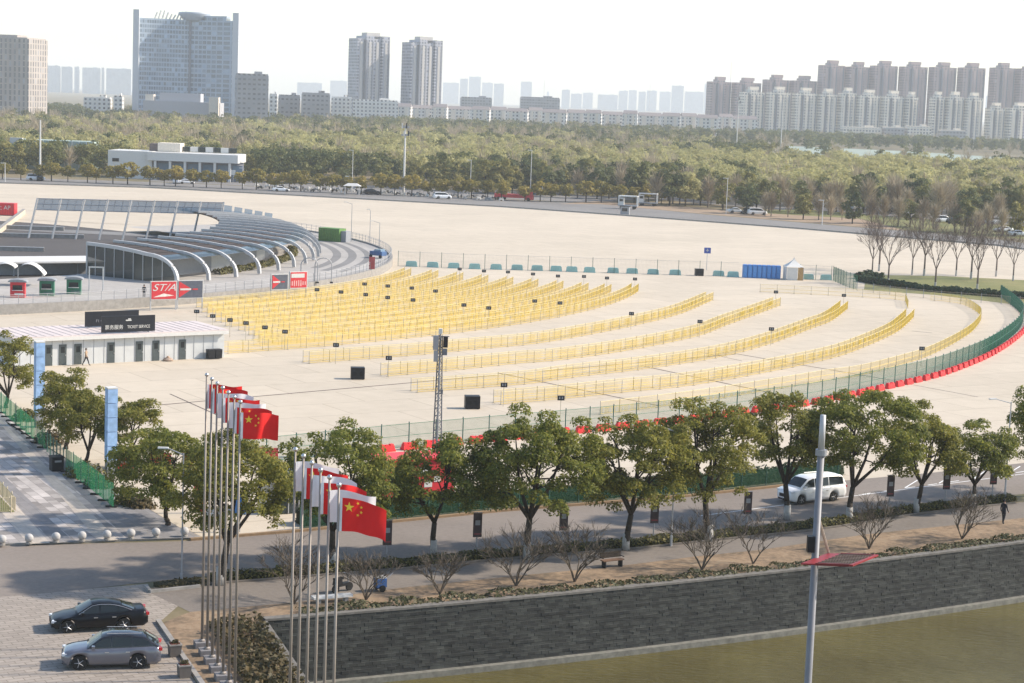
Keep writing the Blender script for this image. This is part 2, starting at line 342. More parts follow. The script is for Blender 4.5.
def lettering(s, size, mat, parent, mtx, name='lettering', depth=.01, align='CENTER', sx=1., shear=0.):
    cu = bpy.data.curves.new('lettering', 'FONT'); cu.body = s; cu.size = size; cu.align_x = align; cu.align_y = 'CENTER'; cu.extrude = depth; cu.shear = shear
    tmp = bpy.data.objects.new('lettering_curve', cu); col.objects.link(tmp); bpy.context.view_layer.update()
    me = bpy.data.meshes.new_from_object(tmp.evaluated_get(bpy.context.evaluated_depsgraph_get()))
    bpy.data.objects.remove(tmp); me.materials.clear(); me.materials.append(mat); me.name = name
    o = bpy.data.objects.new(name, me); col.objects.link(o); o.parent = parent; o.matrix_local = mtx @ Matrix.Diagonal((sx, 1, 1, 1)); return o
def upright(loc, rz=0.): return Matrix.Translation(loc) @ Matrix.Rotation(rz, 4, 'Z') @ Matrix.Rotation(PI / 2, 4, 'X')
ORD = ['first', 'second', 'third', 'fourth', 'fifth', 'sixth', 'seventh', 'eighth', 'ninth', 'tenth', 'eleventh', 'twelfth', 'thirteenth', 'fourteenth', 'fifteenth', 'sixteenth', 'seventeenth', 'eighteenth', 'nineteenth', 'twentieth']
def resample(pts, step):
    pts = [Vector(p) for p in pts]; out = [pts[0]]; acc = 0.
    for a, b in zip(pts, pts[1:]):
        L = (b - a).length; d = step - acc
        while d <= L: out.append(a + (b - a) * (d / L)); d += step
        acc = (acc + L) % step if L + acc >= step else acc + L
    return out
def smoothline(pts, n=8):
    P = [Vector(p) for p in pts]; P = [P[0] * 2 - P[1]] + P + [P[-1] * 2 - P[-2]]; out = []
    for i in range(1, len(P) - 2):
        for k in range(n):
            t = k / n; a, b, c, d = P[i - 1:i + 3]
            out.append(.5 * ((2 * b) + (c - a) * t + (2 * a - 5 * b + 4 * c - d) * t * t + (3 * b - a - 3 * c + d) * t ** 3))
    return out + [P[-2]]
def lerp_prof(pr, t):
    for (a, za), (b, zb) in zip(pr, pr[1:]):
        if a <= t <= b: s = (t - a) / (b - a); return za + (zb - za) * s
    return pr[-1][1]
rnd = random.Random(7); rng = np.random.default_rng(11)

# ------------------------------------------------------------------ ground, water, roads
C0 = W(265, 621.5); Cm = W(600, 592); C1 = W(1024, 543.5); dw = (C1 - Cm).normalized(); Cfar = C1 + dw * 660
WL = []
for k_ in range(25):
    t_ = k_ / 24 * 1.0; ta = (Cm - C0).length / ((Cm - C0).length + (C1 - Cm).length)
    L0, L1, L2 = (t_ - ta) * (t_ - 1) / ((0 - ta) * (0 - 1)), t_ * (t_ - 1) / (ta * (ta - 1)), t_ * (t_ - ta) / (1 - ta); WL.append(C0 * L0 + Cm * L1 + C1 * L2)
dw = (WL[-1] - WL[-2]).normalized(); WL.append(C1 + dw * 300); Cfar = C1 + dw * 660
S1 = W(306, 681); dp = (S1 - C0).normalized(); Cnear = C0 + dp * 230
sheet('ground', [(C0.x, C0.y, 0)] + [(p.x, p.y, 0) for p in WL[1:-1]] + [(Cfar.x, Cfar.y, 0), (7000, Cfar.y, 0), (7000, 11500, 0), (-7000, 11500, 0), (-7000, -200, 0), (Cnear.x, -200, 0), (Cnear.x, Cnear.y, 0)], 0, M['ground'], True)
WZ = -3.75
mb = MB(); mb.poly([(C0.x - 40, -200, WZ), (1200, -200, WZ), (1200, 600, WZ), (C0.x - 40, 600, WZ)]); struct('water', mb, M['water'])
hedge_px = [(150, 590), (210, 584), (300, 577), (400, 569), (487, 560.5), (548, 555.5), (636, 548.5), (731, 538.5), (788, 533), (839, 526.5), (916, 514), (1015, 503)]
near_edge = [(x, y - 8) for x, y in hedge_px]
HL = [W(*p) for p in hedge_px]
drd = (HL[-1] - HL[2]).normalized(); nrd = Vector((-drd.y, drd.x, 0))
far_px = [(190, 541), (300, 532), (400, 522), (500, 512), (588, 505), (687, 497), (781, 487), (840, 481), (930, 473), (1024, 463)]
e_near = W(*near_edge[-1]) + drd * 220; e_far = W(*far_px[-1]) + drd * 220
road_pts = [W(-60, 601), W(0, 597), W(70, 591)] + [W(*p) for p in near_edge] + [e_near, e_far] + [W(*p) for p in far_px[::-1]] + [W(0, 546), W(-60, 549)]
plz = [W(0, 412) - Vector((30, -30, 0)), W(0, 412), W(60, 462), W(115, 509), W(190, 538)] + [W(*p) for p in far_px] + [e_far]
plz += [W(1110, 262), W(1000, 246), W(940, 241), W(800, 229), W(620, 215.5), W(500, 207), W(300, 196), W(150, 188), W(5, 183.5), W(-120, 178), W(-400, 330)]
sheet('plaza_pavement', plz, .004, M['plaza'], True)
sheet('road', road_pts, .012, M['asphalt'], True)
# granite square on the left with its strips
sheet('granite_pavement', [W(-70, 549), W(-60, 400), W(0, 411), W(60, 462), W(115, 509), W(190, 533), W(200, 538.5), W(0, 545.5)], .13, M['granite'], True)
mb = MB()
for a, b in zip([(-70, 549), (0, 545.5)], [(0, 545.5), (200, 538.5)]):
    p, q = W(*a, 0), W(*b, 0); d = (q - p); mb.box(((p.x + q.x) / 2, (p.y + q.y) / 2, .064), (d.length, .22, .135), math.atan2(d.y, d.x))
struct('kerb', mb, M['kerb'])
def strip(name, a, b, c, d, m, z=.135): sheet(name, [W(*a, z), W(*b, z), W(*c, z), W(*d, z)], z, m, True)
strip('pavement_strip', (118, 540), (98, 541), (-6, 416), (2, 421), M['granite_light'])
strip('pavement_strip', (50, 543), (28, 543.8), (-40, 462), (-22, 462), M['granite_light'])
strip('pavement_strip', (74, 541.9), (54, 542.9), (-40, 446), (-28, 446), M['granite_dark'])
strip('pavement_strip', (196, 537.5), (128, 539.5), (4, 420), (8, 424), M['granite_dark'], .133)
# driveway, path, dry grass
sheet('driveway', [W(-60, 600.5), W(70, 590.5), W(148, 584), W(150, 592), W(185, 600), W(160, 622), W(206, 700), W(230, 800), W(-60, 800)], .008, M['drive'], True)
path_low = [(190, 612), (300, 602), (400, 588), (516, 576), (620, 566), (700, 556), (760, 550), (869, 534), (1024, 518)]
ext = lambda p, k=200: W(*p) + drd * k
sheet('footpath', [W(150, 593)] + [W(*p) for p in hedge_px[1:]] + [ext(hedge_px[-1]), ext(path_low[-1])] + [W(*p) for p in path_low[::-1]], .009, M['path'], True)
pl = [W(*p) for p in path_low]
sheet('dry_grass', pl + [ext(path_low[-1]), Cfar + Vector((-.1, .2, 0))] + [Vector((p.x, p.y + .25, 0)) for p in WL[-2::-1]] + [W(240, 690), W(206, 692), W(162, 623)], .006, M['drygrass'], True)
# far kerb of the near road and its ochre edge
mb = MB(); fp = [W(*p) for p in far_px[:8]]
for p, q in zip(fp, fp[1:]):
    d = q - p; mb.box(((p.x + q.x) / 2, (p.y + q.y) / 2 + .1, .08), (d.length, .3, .16), math.atan2(d.y, d.x))
struct('kerb', mb, M['kerb_ochre'])
mb = MB(); hp = [W(x, y + .6) for x, y in hedge_px]
for p, q in zip(hp, hp[1:]):
    d = q - p; mb.box(((p.x + q.x) / 2, (p.y + q.y) / 2, .07), (d.length, .1, .1), math.atan2(d.y, d.x))
struct('kerb', mb, plain('dull_kerb', (.15, .13, .11), .9))
# road markings
mb = MB()
def pline(a, b, w=.14, z=.017):
    p, q = W(*a), W(*b); d = (q - p).normalized(); n = Vector((-d.y, d.x, 0)) * w / 2
    mb.poly([(v.x, v.y, z) for v in (p - n, q - n, q + n, p + n)])
for k in range(8):
    x = 862 + k * 22; pline((x, 494.5 - k * 3.1), (x + 9, 493.2 - k * 3.1))
for k in range(5): pline((905 + k * 34, 488 - k * 4.5), (918 + k * 34, 480 - k * 4.5), .12)
pline((700, 516), (1024, 474), .12)
struct('road_marking', mb, M['line'])
mb = MB()
def jline(a, b, w=.28, z=.010):
    p, q = W(*a), W(*b); d = (q - p).normalized(); n = Vector((-d.y, d.x, 0)) * w / 2
    mb.poly([(v.x, v.y, z) for v in (p - n, q - n, q + n, p + n)])
jline((160, 405), (737, 354)); jline((498, 373), (660, 406)); jline((647, 367), (800, 399)); jline((737, 354), (890, 380)); jline((908, 384), (978, 397), .16)
jline((170, 394), (255, 432), .16); jline((700, 352), (742, 361), .16); jline((912, 331), (932, 333), .3)
struct('drain_channel', mb, M['joint'])
# far road beyond the plaza
fr_px = [(-120, 178), (5, 183.5), (150, 188), (300, 196), (500, 207), (620, 215.5), (800, 229), (940, 241), (1000, 246), (1110, 262)]
fr_far = [(-120, 173), (5, 177.5), (150, 182), (300, 188.5), (500, 199), (600, 204), (700, 214), (800, 222.5), (940, 234), (1000, 240), (1110, 254)]
sheet('far_road', [W(*p) for p in fr_px] + [W(*p) for p in fr_far[::-1]], .014, M['far_asphalt'], True)
mb = MB(); fl = [W(*p) for p in fr_px]
for p, q in zip(fl, fl[1:]):
    d = q - p; mb.box(((p.x + q.x) / 2, (p.y + q.y) / 2, .18), (d.length, .8, .36), math.atan2(d.y, d.x))
struct('kerb', mb, M['kerb'])
sheet('bare_soil', [W(560, 204), W(600, 204.2), W(700, 213.5), W(800, 222), W(905, 230.5), W(860, 219), W(760, 213), W(690, 207), W(600, 201)], .02, M['soil'], True)
sheet('lawn', [W(740, 212), W(860, 218.5), W(905, 230), W(1060, 242), W(1060, 230), W(960, 222), W(800, 209)], .022, M['lawn'], True)
sheet('car_park', [W(640, 198), W(760, 208.5), W(960, 221), W(1060, 229), W(1060, 214), W(820, 196), W(680, 190)], .02, M['far_asphalt'], True)
sheet('car_park', [W(150, 181.5), W(300, 188), W(500, 198.5), W(590, 203), W(640, 199), W(520, 191), W(300, 183), W(150, 178)], .016, M['far_asphalt'], True)
sheet('far_field', [W(775, 151), W(850, 158), W(1060, 172), W(1060, 161), W(900, 151), W(790, 146)], .03, plain('pale_field', (.27, .32, .27), .9, var=.12, scale=.02), True)
# lawn island on the right of the plaza
sheet('lawn_island', [W(864, 290), W(935, 295), W(1060, 310), W(1060, 282), W(940, 276), W(866, 275)], .02, M['lawn'], True)

# ------------------------------------------------------------------ retaining walls
def retaining(name, label, pts, z0, z1, batter, flip=1, stones=0.):
    a = pts[0]; t = thing(name, label, 'wall', (a.x, a.y, 0)); seg = [(q - p).length for p, q in zip(pts, pts[1:])]; L = sum(seg)
    def at(x):
        i = 0
        while i < len(seg) - 1 and x > seg[i]: x -= seg[i]; i += 1
        d = (pts[i + 1] - pts[i]).normalized(); return pts[i] + d * x - Vector((a.x, a.y, 0)), Vector((d.y, -d.x, 0)) * flip
    rg = random.Random(5); Ls = min(L, stones)
    if stones:      # coursed stones, each standing a little in or out of the face
        sw, sh = .45, .18; nr = math.ceil((z1 - z0) / sh); sh = (z1 - z0) / nr; ncs = int(Ls / sw); rowsv = []; us = []
        for k in range(nr):
            za, zb2 = z0 + k * sh + .008, z0 + (k + 1) * sh - .008; ra, rb_ = [], []; sx = .225 if k % 2 else 0.
            for c in range(ncs):
                off = batter * (1 - (k + .5) / nr) + rg.uniform(0, .03) + (.012 if k % 2 else 0)
                for x in (max(0, c * sw - sx) + .01, (c + 1) * sw - sx - .01):
                    p, n = at(x); ra.append(p + n * off + Vector((0, 0, za))); rb_.append(p + n * (off - .008) + Vector((0, 0, zb2))); us.append(x)
            rowsv += [ra, rb_]
        gb = MB(); gb.grid(rowsv); o = gb.build('wall_face', M['brick'], t); uv = o.data.uv_layers.new(name='UVMap'); W_ = len(rowsv[0])
        for p in o.data.polygons:
            for li in p.loop_indices:
                vi = o.data.loops[li].vertex_index; uv.data[li].uv = (us[(vi // W_ // 2) * W_ + vi % W_], o.data.vertices[vi].co.z)
    mb = MB(); nn = 60; x0 = Ls * .99 if stones else 0.; rows = [[], [], [], []]
    for i in range(nn + 1):
        p, n = at(x0 + (L - x0) * i / nn)
        for r_, (o_, z) in zip(rows, ((batter, z0), (0, z1), (-.6, z1), (-.6, z0))): r_.append(p + n * o_ + Vector((0, 0, z)))
    mb.grid(rows); o = mb.build('wall_back', M['brick'], t); uv = o.data.uv_layers.new(name='UVMap')
    for p in o.data.polygons:
        for li in p.loop_indices: co = o.data.vertices[o.data.loops[li].vertex_index].co; uv.data[li].uv = (co.xy.length, co.z)
    def band(o0, o1, za, zb, nm, m):
        mb = MB(); rows = [[] for _ in range(5)]
        for i in range(121):
            p, n = at(L * (i / 120) ** 1.6)
            for r_, (o_, z) in zip(rows, ((o1, za), (o1, zb), (o0, zb), (o0, za), (o1, za))): r_.append(p + n * o_ + Vector((0, 0, z)))
        mb.grid(rows); mb.build(nm, m, t)
    band(-.5, .05, z1, z1 + .12, 'coping', plain('coping_stone', (.15, .14, .125), .9, var=.3)); band(batter - .3, batter + .42, z0 - .2, z0 + .32, 'footing', plain('footing_concrete', (.17, .165, .14), .9, var=.35))
    return t
retaining('retaining_wall', 'long dark brick retaining wall between the footpath and the green water', WL, WZ, .02, .35, 1, 68.)
retaining('retaining_wall', 'short return of the retaining wall with pale coping beside the brown shrubs and flagpoles', [C0 + dp * .4, C0 + dp * 150], WZ, .02, .4, -1)

# ------------------------------------------------------------------ planting helpers
def hedge(name, label, cat, pts, width, height, mat, dens=120, size=.12, kind=None, core=None, jag=.25):
    pts = resample(pts, .5); P = []; Nn = []
    for p, q in zip(pts, pts[1:]):
        d = (q - p).normalized(); n = Vector((-d.y, d.x, 0)); k = max(1, int(dens * .5))
        hh = height * (1 + jag * math.sin(p.x * 1.7 + p.y) * .5 + rnd.uniform(-jag, jag) * .5)
        for _ in range(k):
            a = rnd.uniform(0, PI); t = rnd.random(); rr = rnd.uniform(.75, 1.05)
            off = math.cos(a) * width / 2 * rr; z = abs(math.sin(a)) ** .6 * hh * rr
            w = p + (q - p) * t + n * off; P.append((w.x, w.y, z + p.z)); Nn.append((n.x * math.cos(a), n.y * math.cos(a), math.sin(a) + .3))
    mb = MB()
    if core:
        for p, q in zip(pts, pts[1:]):
            d = q - p; mb.box(((p.x + q.x) / 2, (p.y + q.y) / 2, p.z + height * .36), (d.length * 1.02, width * .7, height * .7), math.atan2(d.y, d.x), 1)
    mb.leaves(np.array(P), np.array(Nn), size, rng, 1.4, .6)
    o = mb.build(name, [mat, core] if core else mat); return tag(o, label, cat, None, kind) if not kind else tag(o, None, None, None, kind)
core = plain('hedge_twigs', (.03, .03, .012), .95)
hl = [W(x, y - 3.2) for x, y in hedge_px]
hedge('clipped_hedge', 'long low olive hedge between the near road and the footpath', 'hedge', hl[1:], 1.0, .5, M['hedge'], 150, .12, core=core)
gl = [Vector((p.x, p.y, .0)) for p in [p + nrd * .95 for p in WL[1:-1]] + [C1 + dw * 40 + nrd * .95]]
hedge('ground_cover', None, None, gl, 1.25, .30, M['cover'], 95, .15, kind='stuff', jag=.9)
# brown shrub bank between the flagpoles and the wall
P = []; Nn = []
for i in range(9000):
    s = rnd.random() * 36; w = rnd.uniform(.3, 3.1); c = C0 + dp * s - Vector((-dp.y, dp.x, 0)) * (-1) * 0
    nn = Vector((dp.y, -dp.x, 0)); nn = nn if nn.x < 0 else -nn
    p = c + nn * w + dp * .3; P.append((p.x, p.y, rnd.random() ** .7 * .55 * (1.0 + .5 * math.sin(p.x * 3) * math.sin(p.y * 2.1)))); Nn.append((0, 0, 1))
mb = MB(); mb.leaves(np.array(P), np.array(Nn), .17, rng, 1.5, .7); o = mb.build('shrub_bank', M['coverB']); tag(o, kind='stuff')
hedge('flower_bed_hedge', 'brown low planting in the kerbed island tip beside the driveway', 'planting', [W(156, 588), W(208, 583)], 1.2, .35, M['coverB'], 120, .12, core=core)

def blob_crown(mb, clumps, per, size, rng, aspect=1.5, mi=0, flat=.55):
    for (c, r) in clumps:
        k = max(8, int(per * r * r)); d = rng.normal(0, 1, (k, 3)); d /= np.linalg.norm(d, axis=1)[:, None]
        d[:, 2] = np.where(d[:, 2] < -.35, -d[:, 2], d[:, 2]); rad = r * rng.uniform(.35, 1.08, k) ** .5
        p = np.array(c) + d * rad[:, None] * np.array([1, 1, .78]); mb.leaves(p, d + np.array([0, 0, .35]), size, rng, aspect, flat, mi)
def camphor(label, base, h, cw, seed, mat='leaf', fork=.27, lean=(0, 0), name='camphor_tree', group=None, paint=True, dens=1.0, ch=.38, cz=.615):
    r = random.Random(seed); g = np.random.default_rng(seed)
    t = thing(name, label, 'tree', tuple(base), 0, group)
    mb = MB(); fk = Vector((r.uniform(-.25, .25) + lean[0] * .4, r.uniform(-.2, .2), h * fork)); r0 = .022 * h + .02
    mb.path([Vector((0, 0, -.1)), Vector((0, 0, .35)), fk * .55 + Vector((r.uniform(-.08, .08), 0, 0)), fk], [r0 * 1.3, r0, r0 * .88, r0 * .8], 8)
    ctr = Vector((lean[0], lean[1], h * cz)); clumps = []; nl = 5
    rx, rz_ = cw / 2, h * ch
    for i in range(nl):
        a = 2 * PI * i / nl + r.uniform(-.4, .4); el = r.uniform(.35, 1.25)
        tip = ctr + Vector((math.cos(a) * math.cos(el) * rx * .72, math.sin(a) * math.cos(el) * rx * .72, math.sin(el) * rz_ * .6))
        m1 = fk.lerp(tip, .45) + Vector((math.cos(a) * .25, math.sin(a) * .25, -.15))
        mb.path([fk, m1, tip], [r0 * .62, r0 * .42, r0 * .16], 6)
        for k in range(4):
            a2 = a + r.uniform(-1.1, 1.1); st = fk.lerp(tip, r.uniform(.4, .9)) if k else m1
            e2 = st + Vector((math.cos(a2) * rx * .42, math.sin(a2) * rx * .42, r.uniform(-.1, .35) * rz_ * 1.4))
            mb.path([st, st.lerp(e2, .5) + Vector((0, 0, .12)), e2], [r0 * .28, r0 * .2, r0 * .07], 5); clumps.append((tuple(e2), r.uniform(.55, .8)))
        clumps.append((tuple(tip), r.uniform(.6, .9)))
    n = int(84 * (cw / 7.5) ** 2 * dens)
    lob = [(r.uniform(0, 2 * PI), r.uniform(-.1, 1.2), r.uniform(.75, 1.12)) for _ in range(9)]
    for i in range(n):
        a, e = r.uniform(0, 2 * PI), math.asin(r.uniform(-.72, 1)); f = .93
        for la, le, lf in lob:
            dd = math.acos(max(-1, min(1, math.cos(e) * math.cos(le) * math.cos(a - la) + math.sin(e) * math.sin(le))))
            if dd < .6: f = lf
        rr = f * r.uniform(.55, 1) ** .5
        clumps.append(((ctr.x + math.cos(a) * math.cos(e) * rx * rr, ctr.y + math.sin(a) * math.cos(e) * rx * rr, ctr.z + math.sin(e) * rz_ * rr), r.uniform(.45, .85) * (h / 9) ** .5))
    mb.build('trunk', M['bark'], t, smooth=True)
    if paint:
        c = MB(); c.tube((0, 0, .02), (0, 0, 1.05), r0 * 1.16 + .012, r0 * .98 + .012, 10); c.build('trunk_paint', M['whitewash'], t, smooth=True)
    c = MB(); blob_crown(c, clumps, 470, .105, g, 1.8); c.build('crown', M[mat], t)
    return t
TR = [  # px base, height, crown width, label, lean
    ((433.6, 557), 7.9, 6.2, 'round camphor tree just right of the second flag group, in front of the red booth', 'leaf', (0, 0)),
    ((527, 559), 9.4, 7.9, 'broadest camphor tree of the road row, two banners under it', 'leaf', (.3, 0)),
    ((625.6, 550), 8.7, 6.8, 'camphor tree forking low into wide dark limbs beside the bench', 'leafY', (.4, 0)),
    ((709, 541), 9.5, 6.8, 'tall open camphor tree left of the white van, bare shrub at its foot', 'leafY', (-.3, 0)),
    ((786.7, 520), 9.0, 5.6, 'slender camphor tree right in front of the nose of the white van', 'leafY', (-.4, 0)),
    ((848.8, 522), 9.0, 7.9, 'dark dense camphor tree behind the tail of the white van', 'leaf', (.6, 0)),
    ((916, 513), 7.7, 5.8, 'yellowish camphor tree with a straight trunk between two banners at right', 'leafY', (.2, 0)),
    ((973, 508), 6.4, 5.0, 'small camphor tree left of the walking person and lamp', 'leaf', (.2, 0)),
    ((1046, 496), 8.6, 6.2, 'camphor tree cut by the right edge of the photo', 'leaf', (0, 0)),
    ((334, 569), 8.6, 7.0, 'camphor tree with a leaning dark trunk behind the second flag group', 'leaf', (.2, .5)),
    ((220, 585), 9.0, 6.4, 'camphor tree hidden behind the first row of flagpoles', 'leafY', (.9, .6)),
    ((168, 527), 6.8, 7.2, 'bushy dark camphor tree at the end of the bollard row', 'leaf', (-.1, 0)),
    ((66, 449), 6.4, 5.0, 'olive tree between the two blue columns, nearer the far one', 'leafY', (0, 0)),
    ((86, 465), 6.0, 4.9, 'loose olive tree close behind the nearer blue column', 'leafY', (.2, 0)),
    ((6, 408), 6.6, 5.0, 'olive tree at the left edge beside the farther blue column', 'leafY', (0, 0)),
    ((130, 469), 5.6, 4.4, 'small yellow olive tree right behind the nearer blue column', 'leafY', (0, 0)),
]
for i, (p, h, cw, lab, mt, ln) in enumerate(TR): camphor(lab, W(*p), h, cw * 1.08, 40 + i, mt, lean=ln, paint=i < 11, fork=.27 if i < 11 else .16, ch=(.335 if i in (4, 5) else .39) if i < 11 else .46, cz=(.665 if i in (4, 5) else .60) if i < 11 else .53, dens=1. if i < 12 else .8)

def twig_tree(mb, base, h, spread, r, n0=4, depth=4, r0=.06, up=.5):
    def br(p, d, L, rad, k):
        q = p + d * L; m = p.lerp(q, .5) + Vector((r.uniform(-.06, .06), r.uniform(-.06, .06), r.uniform(0, .06))) * L
        s = 5 if k > 2 else 3
        mb.tube(p, m, rad, rad * .8, s, caps=False); mb.tube(m, q, rad * .8, rad * .6, s, caps=False)
        if k == 0: return
        for _ in range(3 if k > 1 else 4):
            nd = (d + Vector((r.uniform(-1, 1) * spread, r.uniform(-1, 1) * spread, r.uniform(-.15, .6) * up))).normalized()
            br(p.lerp(q, r.uniform(.55, 1)), nd, L * r.uniform(.6, .92), max(.013, rad * .55), k - 1)
    for i in range(n0):
        a = 2 * PI * i / n0 + r.uniform(-.4, .4); d = Vector((math.cos(a) * spread * .75, math.sin(a) * spread * .75, 1)).normalized()
        br(Vector(base), d, h * (.36 if spread < .7 else .25), r0, depth)
SH = [((294, 604), 4.2, 'bare spreading shrub behind the second flag group poles'), ((366, 600), 3.3, 'bare shrub with the blue cart behind it'),
      ((440, 594), 3.0, 'smallest bare shrub, on the wall edge below the first round tree'), ((516, 586), 4.4, 'large bare many stemmed shrub below the broadest tree'),
      ((574.5, 582), 4.3, 'bare shrub standing just left of the bench'), ((702, 570), 4.3, 'bare shrub below the tall open tree left of the van'),
      ((753, 564), 4.1, 'bare two stemmed shrub between the van and the water'), ((869, 549), 4.0, 'bare shrub behind the red edged panel of the tall pole'),
      ((962, 539), 3.9, 'bare leaning shrub left of the walking person')]
for i, (p, h, lab) in enumerate(SH):
    r = random.Random(300 + i); mb = MB(); twig_tree(mb, (0, 0, 0), h * 1.3, .8, r, 5 if i != 6 else 3, 4, .055)
    t = thing('bare_shrub', lab, 'shrub', tuple(W(*p))); mb.build('branches', M['twig'], t)
bare_px = [(872, 275), (879, 271), (888, 285), (912, 275), (924, 276), (935, 289), (956, 276), (971, 279), (977, 291), (996, 276.5), (1013, 281)]
bm_mesh = []
for k in range(3):
    mb = MB(); r = random.Random(500 + k); mb.tube((0, 0, 0), (0, 0, 3.2), .17, .12, 6); twig_tree(mb, (0, 0, 3.1), 7.2, .6, r, 5, 4, .07, .7); bm_mesh.append(mb.mesh('branches', M['fartwig']))
wp = MB(); wp.tube((0, 0, .01), (0, 0, 1.1), .19, .17, 8); wpm = wp.mesh('trunk_paint', M['whitewash'])
for i, p in enumerate(bare_px):
    t = thing('bare_tree', 'bare leafless tree standing around the lawn island at right', 'tree', tuple(W(*p)), i * 1.3, 'bare trees of the lawn island'); s = .88 + .3 * ((i * 37) % 10) / 10
    t.scale = (s, s, s); put('branches', bm_mesh[i % 3], t); put('trunk_paint', wpm, t)
hedge('clipped_hedge', 'dark green hedge along the near side of the lawn island', 'hedge', [W(860, 281), W(885, 286), W(935, 292), W(1000, 297), W(1060, 301)], 1.8, 1.0, M['hedgeG'], 160, .3, core=core)
hedge('clipped_hedge', 'short dark shrub clump at the left tip of the lawn island', 'hedge', [W(859, 279), W(868, 278), W(884, 279)], 2.0, 1.1, M['hedgeG'], 160, .3, core=core)

# ------------------------------------------------------------------ yellow lane fences
RC = Vector((-128.5, 319.0, 0))
def ring(r, th, z=0.): return Vector((RC.x + r * math.cos(th), RC.y + r * math.sin(th), z))
def ang(p): return math.atan2(p.y - RC.y, p.x - RC.x)
def rad(p): return math.hypot(p.x - RC.x, p.y - RC.y)
post_me = MB().box((0, 0, .65), (.05, .05, 1.3)).box((0, 0, .02), (.3, .1, .04)).mesh('post', M['ywhite'])
def wire_panel(mb, pts, h0, h1, bar, pitch, rails=(), rw=.035):
    fine = resample(pts, pitch)
    for i, p in enumerate(fine):
        d = (fine[min(i + 1, len(fine) - 1)] - fine[max(i - 1, 0)]); mb.box((p.x, p.y, p.z + (h0 + h1) / 2), (bar, bar, h1 - h0), math.atan2(d.y, d.x))
    co = resample(pts, 1.0)
    for z in rails:
        for p, q in zip(co, co[1:]): mb.tube((p.x, p.y, p.z + z), (q.x, q.y, q.z + z), rw / 2, None, 4, caps=False)
def lane_fence(lines, label, post_step=2.6, bar=.016, pitch=.15):
    o = lines[0][0]; t = thing('lane_fence', label, 'fence', (o.x, o.y, 0), 0, 'yellow lane fences on the plaza')
    for ln in lines:
        ln = [p - Vector((o.x, o.y, 0)) for p in ln]; mb = MB(); wire_panel(mb, ln, .08, 1.2, bar, pitch, (.1, .62)); mb.build('mesh_panel', M['yellow'], t); mb = MB(); co = resample(ln, 1.0)
        for a_, b_ in zip(co, co[1:]): mb.tube((a_.x, a_.y, 1.21), (b_.x, b_.y, 1.21), .02, None, 4, caps=False)
        mb.build('top_rail', M['yrail'], t)
        ps = resample(ln, post_step)
        for p in ps: put('post', post_me, t, (p.x, p.y, 0))
def arc(r, a0, a1, step=1.0):
    n = max(2, int(abs(a1 - a0) * r / step)); return [ring(r, a0 + (a1 - a0) * i / n) for i in range(n + 1)]
ends_in = [(408, 275), (435, 277), (460, 279.5), (485, 282), (510, 284), (535, 286), (560, 288), (585, 290), (608, 291.5), (635, 291)]
lefts_in = [(200, 308), (200, 312), (200, 316), (205, 320), (213, 324), (225, 328), (232, 332), (236, 337), (238, 342), (206, 349)]
for i, (e, l) in enumerate(zip(ends_in, lefts_in)):
    pe, plf = W(*e), W(*l); r = rad(pe)
    lane_fence([arc(r - .55, ang(plf), ang(pe)), arc(r + .55, ang(plf), ang(pe) - .002)], 'yellow mesh lane fence, %s counted outwards from the round pavilion wall' % ORD[i])
def curve_fence(px, gap, label):
    pts = smoothline([W(*p) for p in px], 10)
    if gap:
        a = []; b = []
        for i, p in enumerate(pts):
            d = (pts[min(i + 1, len(pts) - 1)] - pts[max(0, i - 1)]).normalized(); n = Vector((-d.y, d.x, 0)) * gap / 2; a.append(p + n); b.append(p - n)
        lane_fence([a, b], label)
    else: lane_fence([pts], label)
curve_fence([(306, 363), (400, 356), (475, 349), (532, 343.5), (585, 334.7), (635, 324.5), (676, 314), (709.5, 300)], 1.1, 'longest double yellow fence just outside the dense inner group, ending in open plaza')
curve_fence([(384, 376), (450, 370), (512, 363.5), (559, 359.6), (629, 349.4), (693.6, 336), (723, 325), (751, 315), (776.7, 305.5)], 1.1, 'double yellow fence starting by the nearer-to-hut black speaker box, ending below the blue cabins')
curve_fence([(414, 392), (470, 388), (529.6, 383), (570.6, 377), (643.8, 368.4), (717, 356.7), (766.8, 343.5), (809, 328), (828, 320.6), (844, 308.8)], 1.1, 'double yellow fence starting beside the steel mast, ending right of the white tent')
curve_fence([(497, 404), (560, 398.5), (620, 392), (688, 385), (768, 371), (828, 358), (860, 347), (891, 333), (904, 323), (910, 317)], 1.1, 'outermost double yellow fence, its end turning beside the cross fence at right')
curve_fence([(600, 415), (700, 402), (780, 389), (826, 381), (860, 376), (900, 365.5), (923, 358.5), (944, 349), (962, 339), (974, 330), (981, 319), (976, 312), (963, 305), (947, 302), (930, 300.5)], 0, 'outermost single yellow fence, hooking back at its right end')
lane_fence([[W(760, 292), W(800, 294), W(850, 296.5), W(890, 299), W(905, 301), W(908, 309)]], 'straight pale yellow cross fence below the tent and toilets')
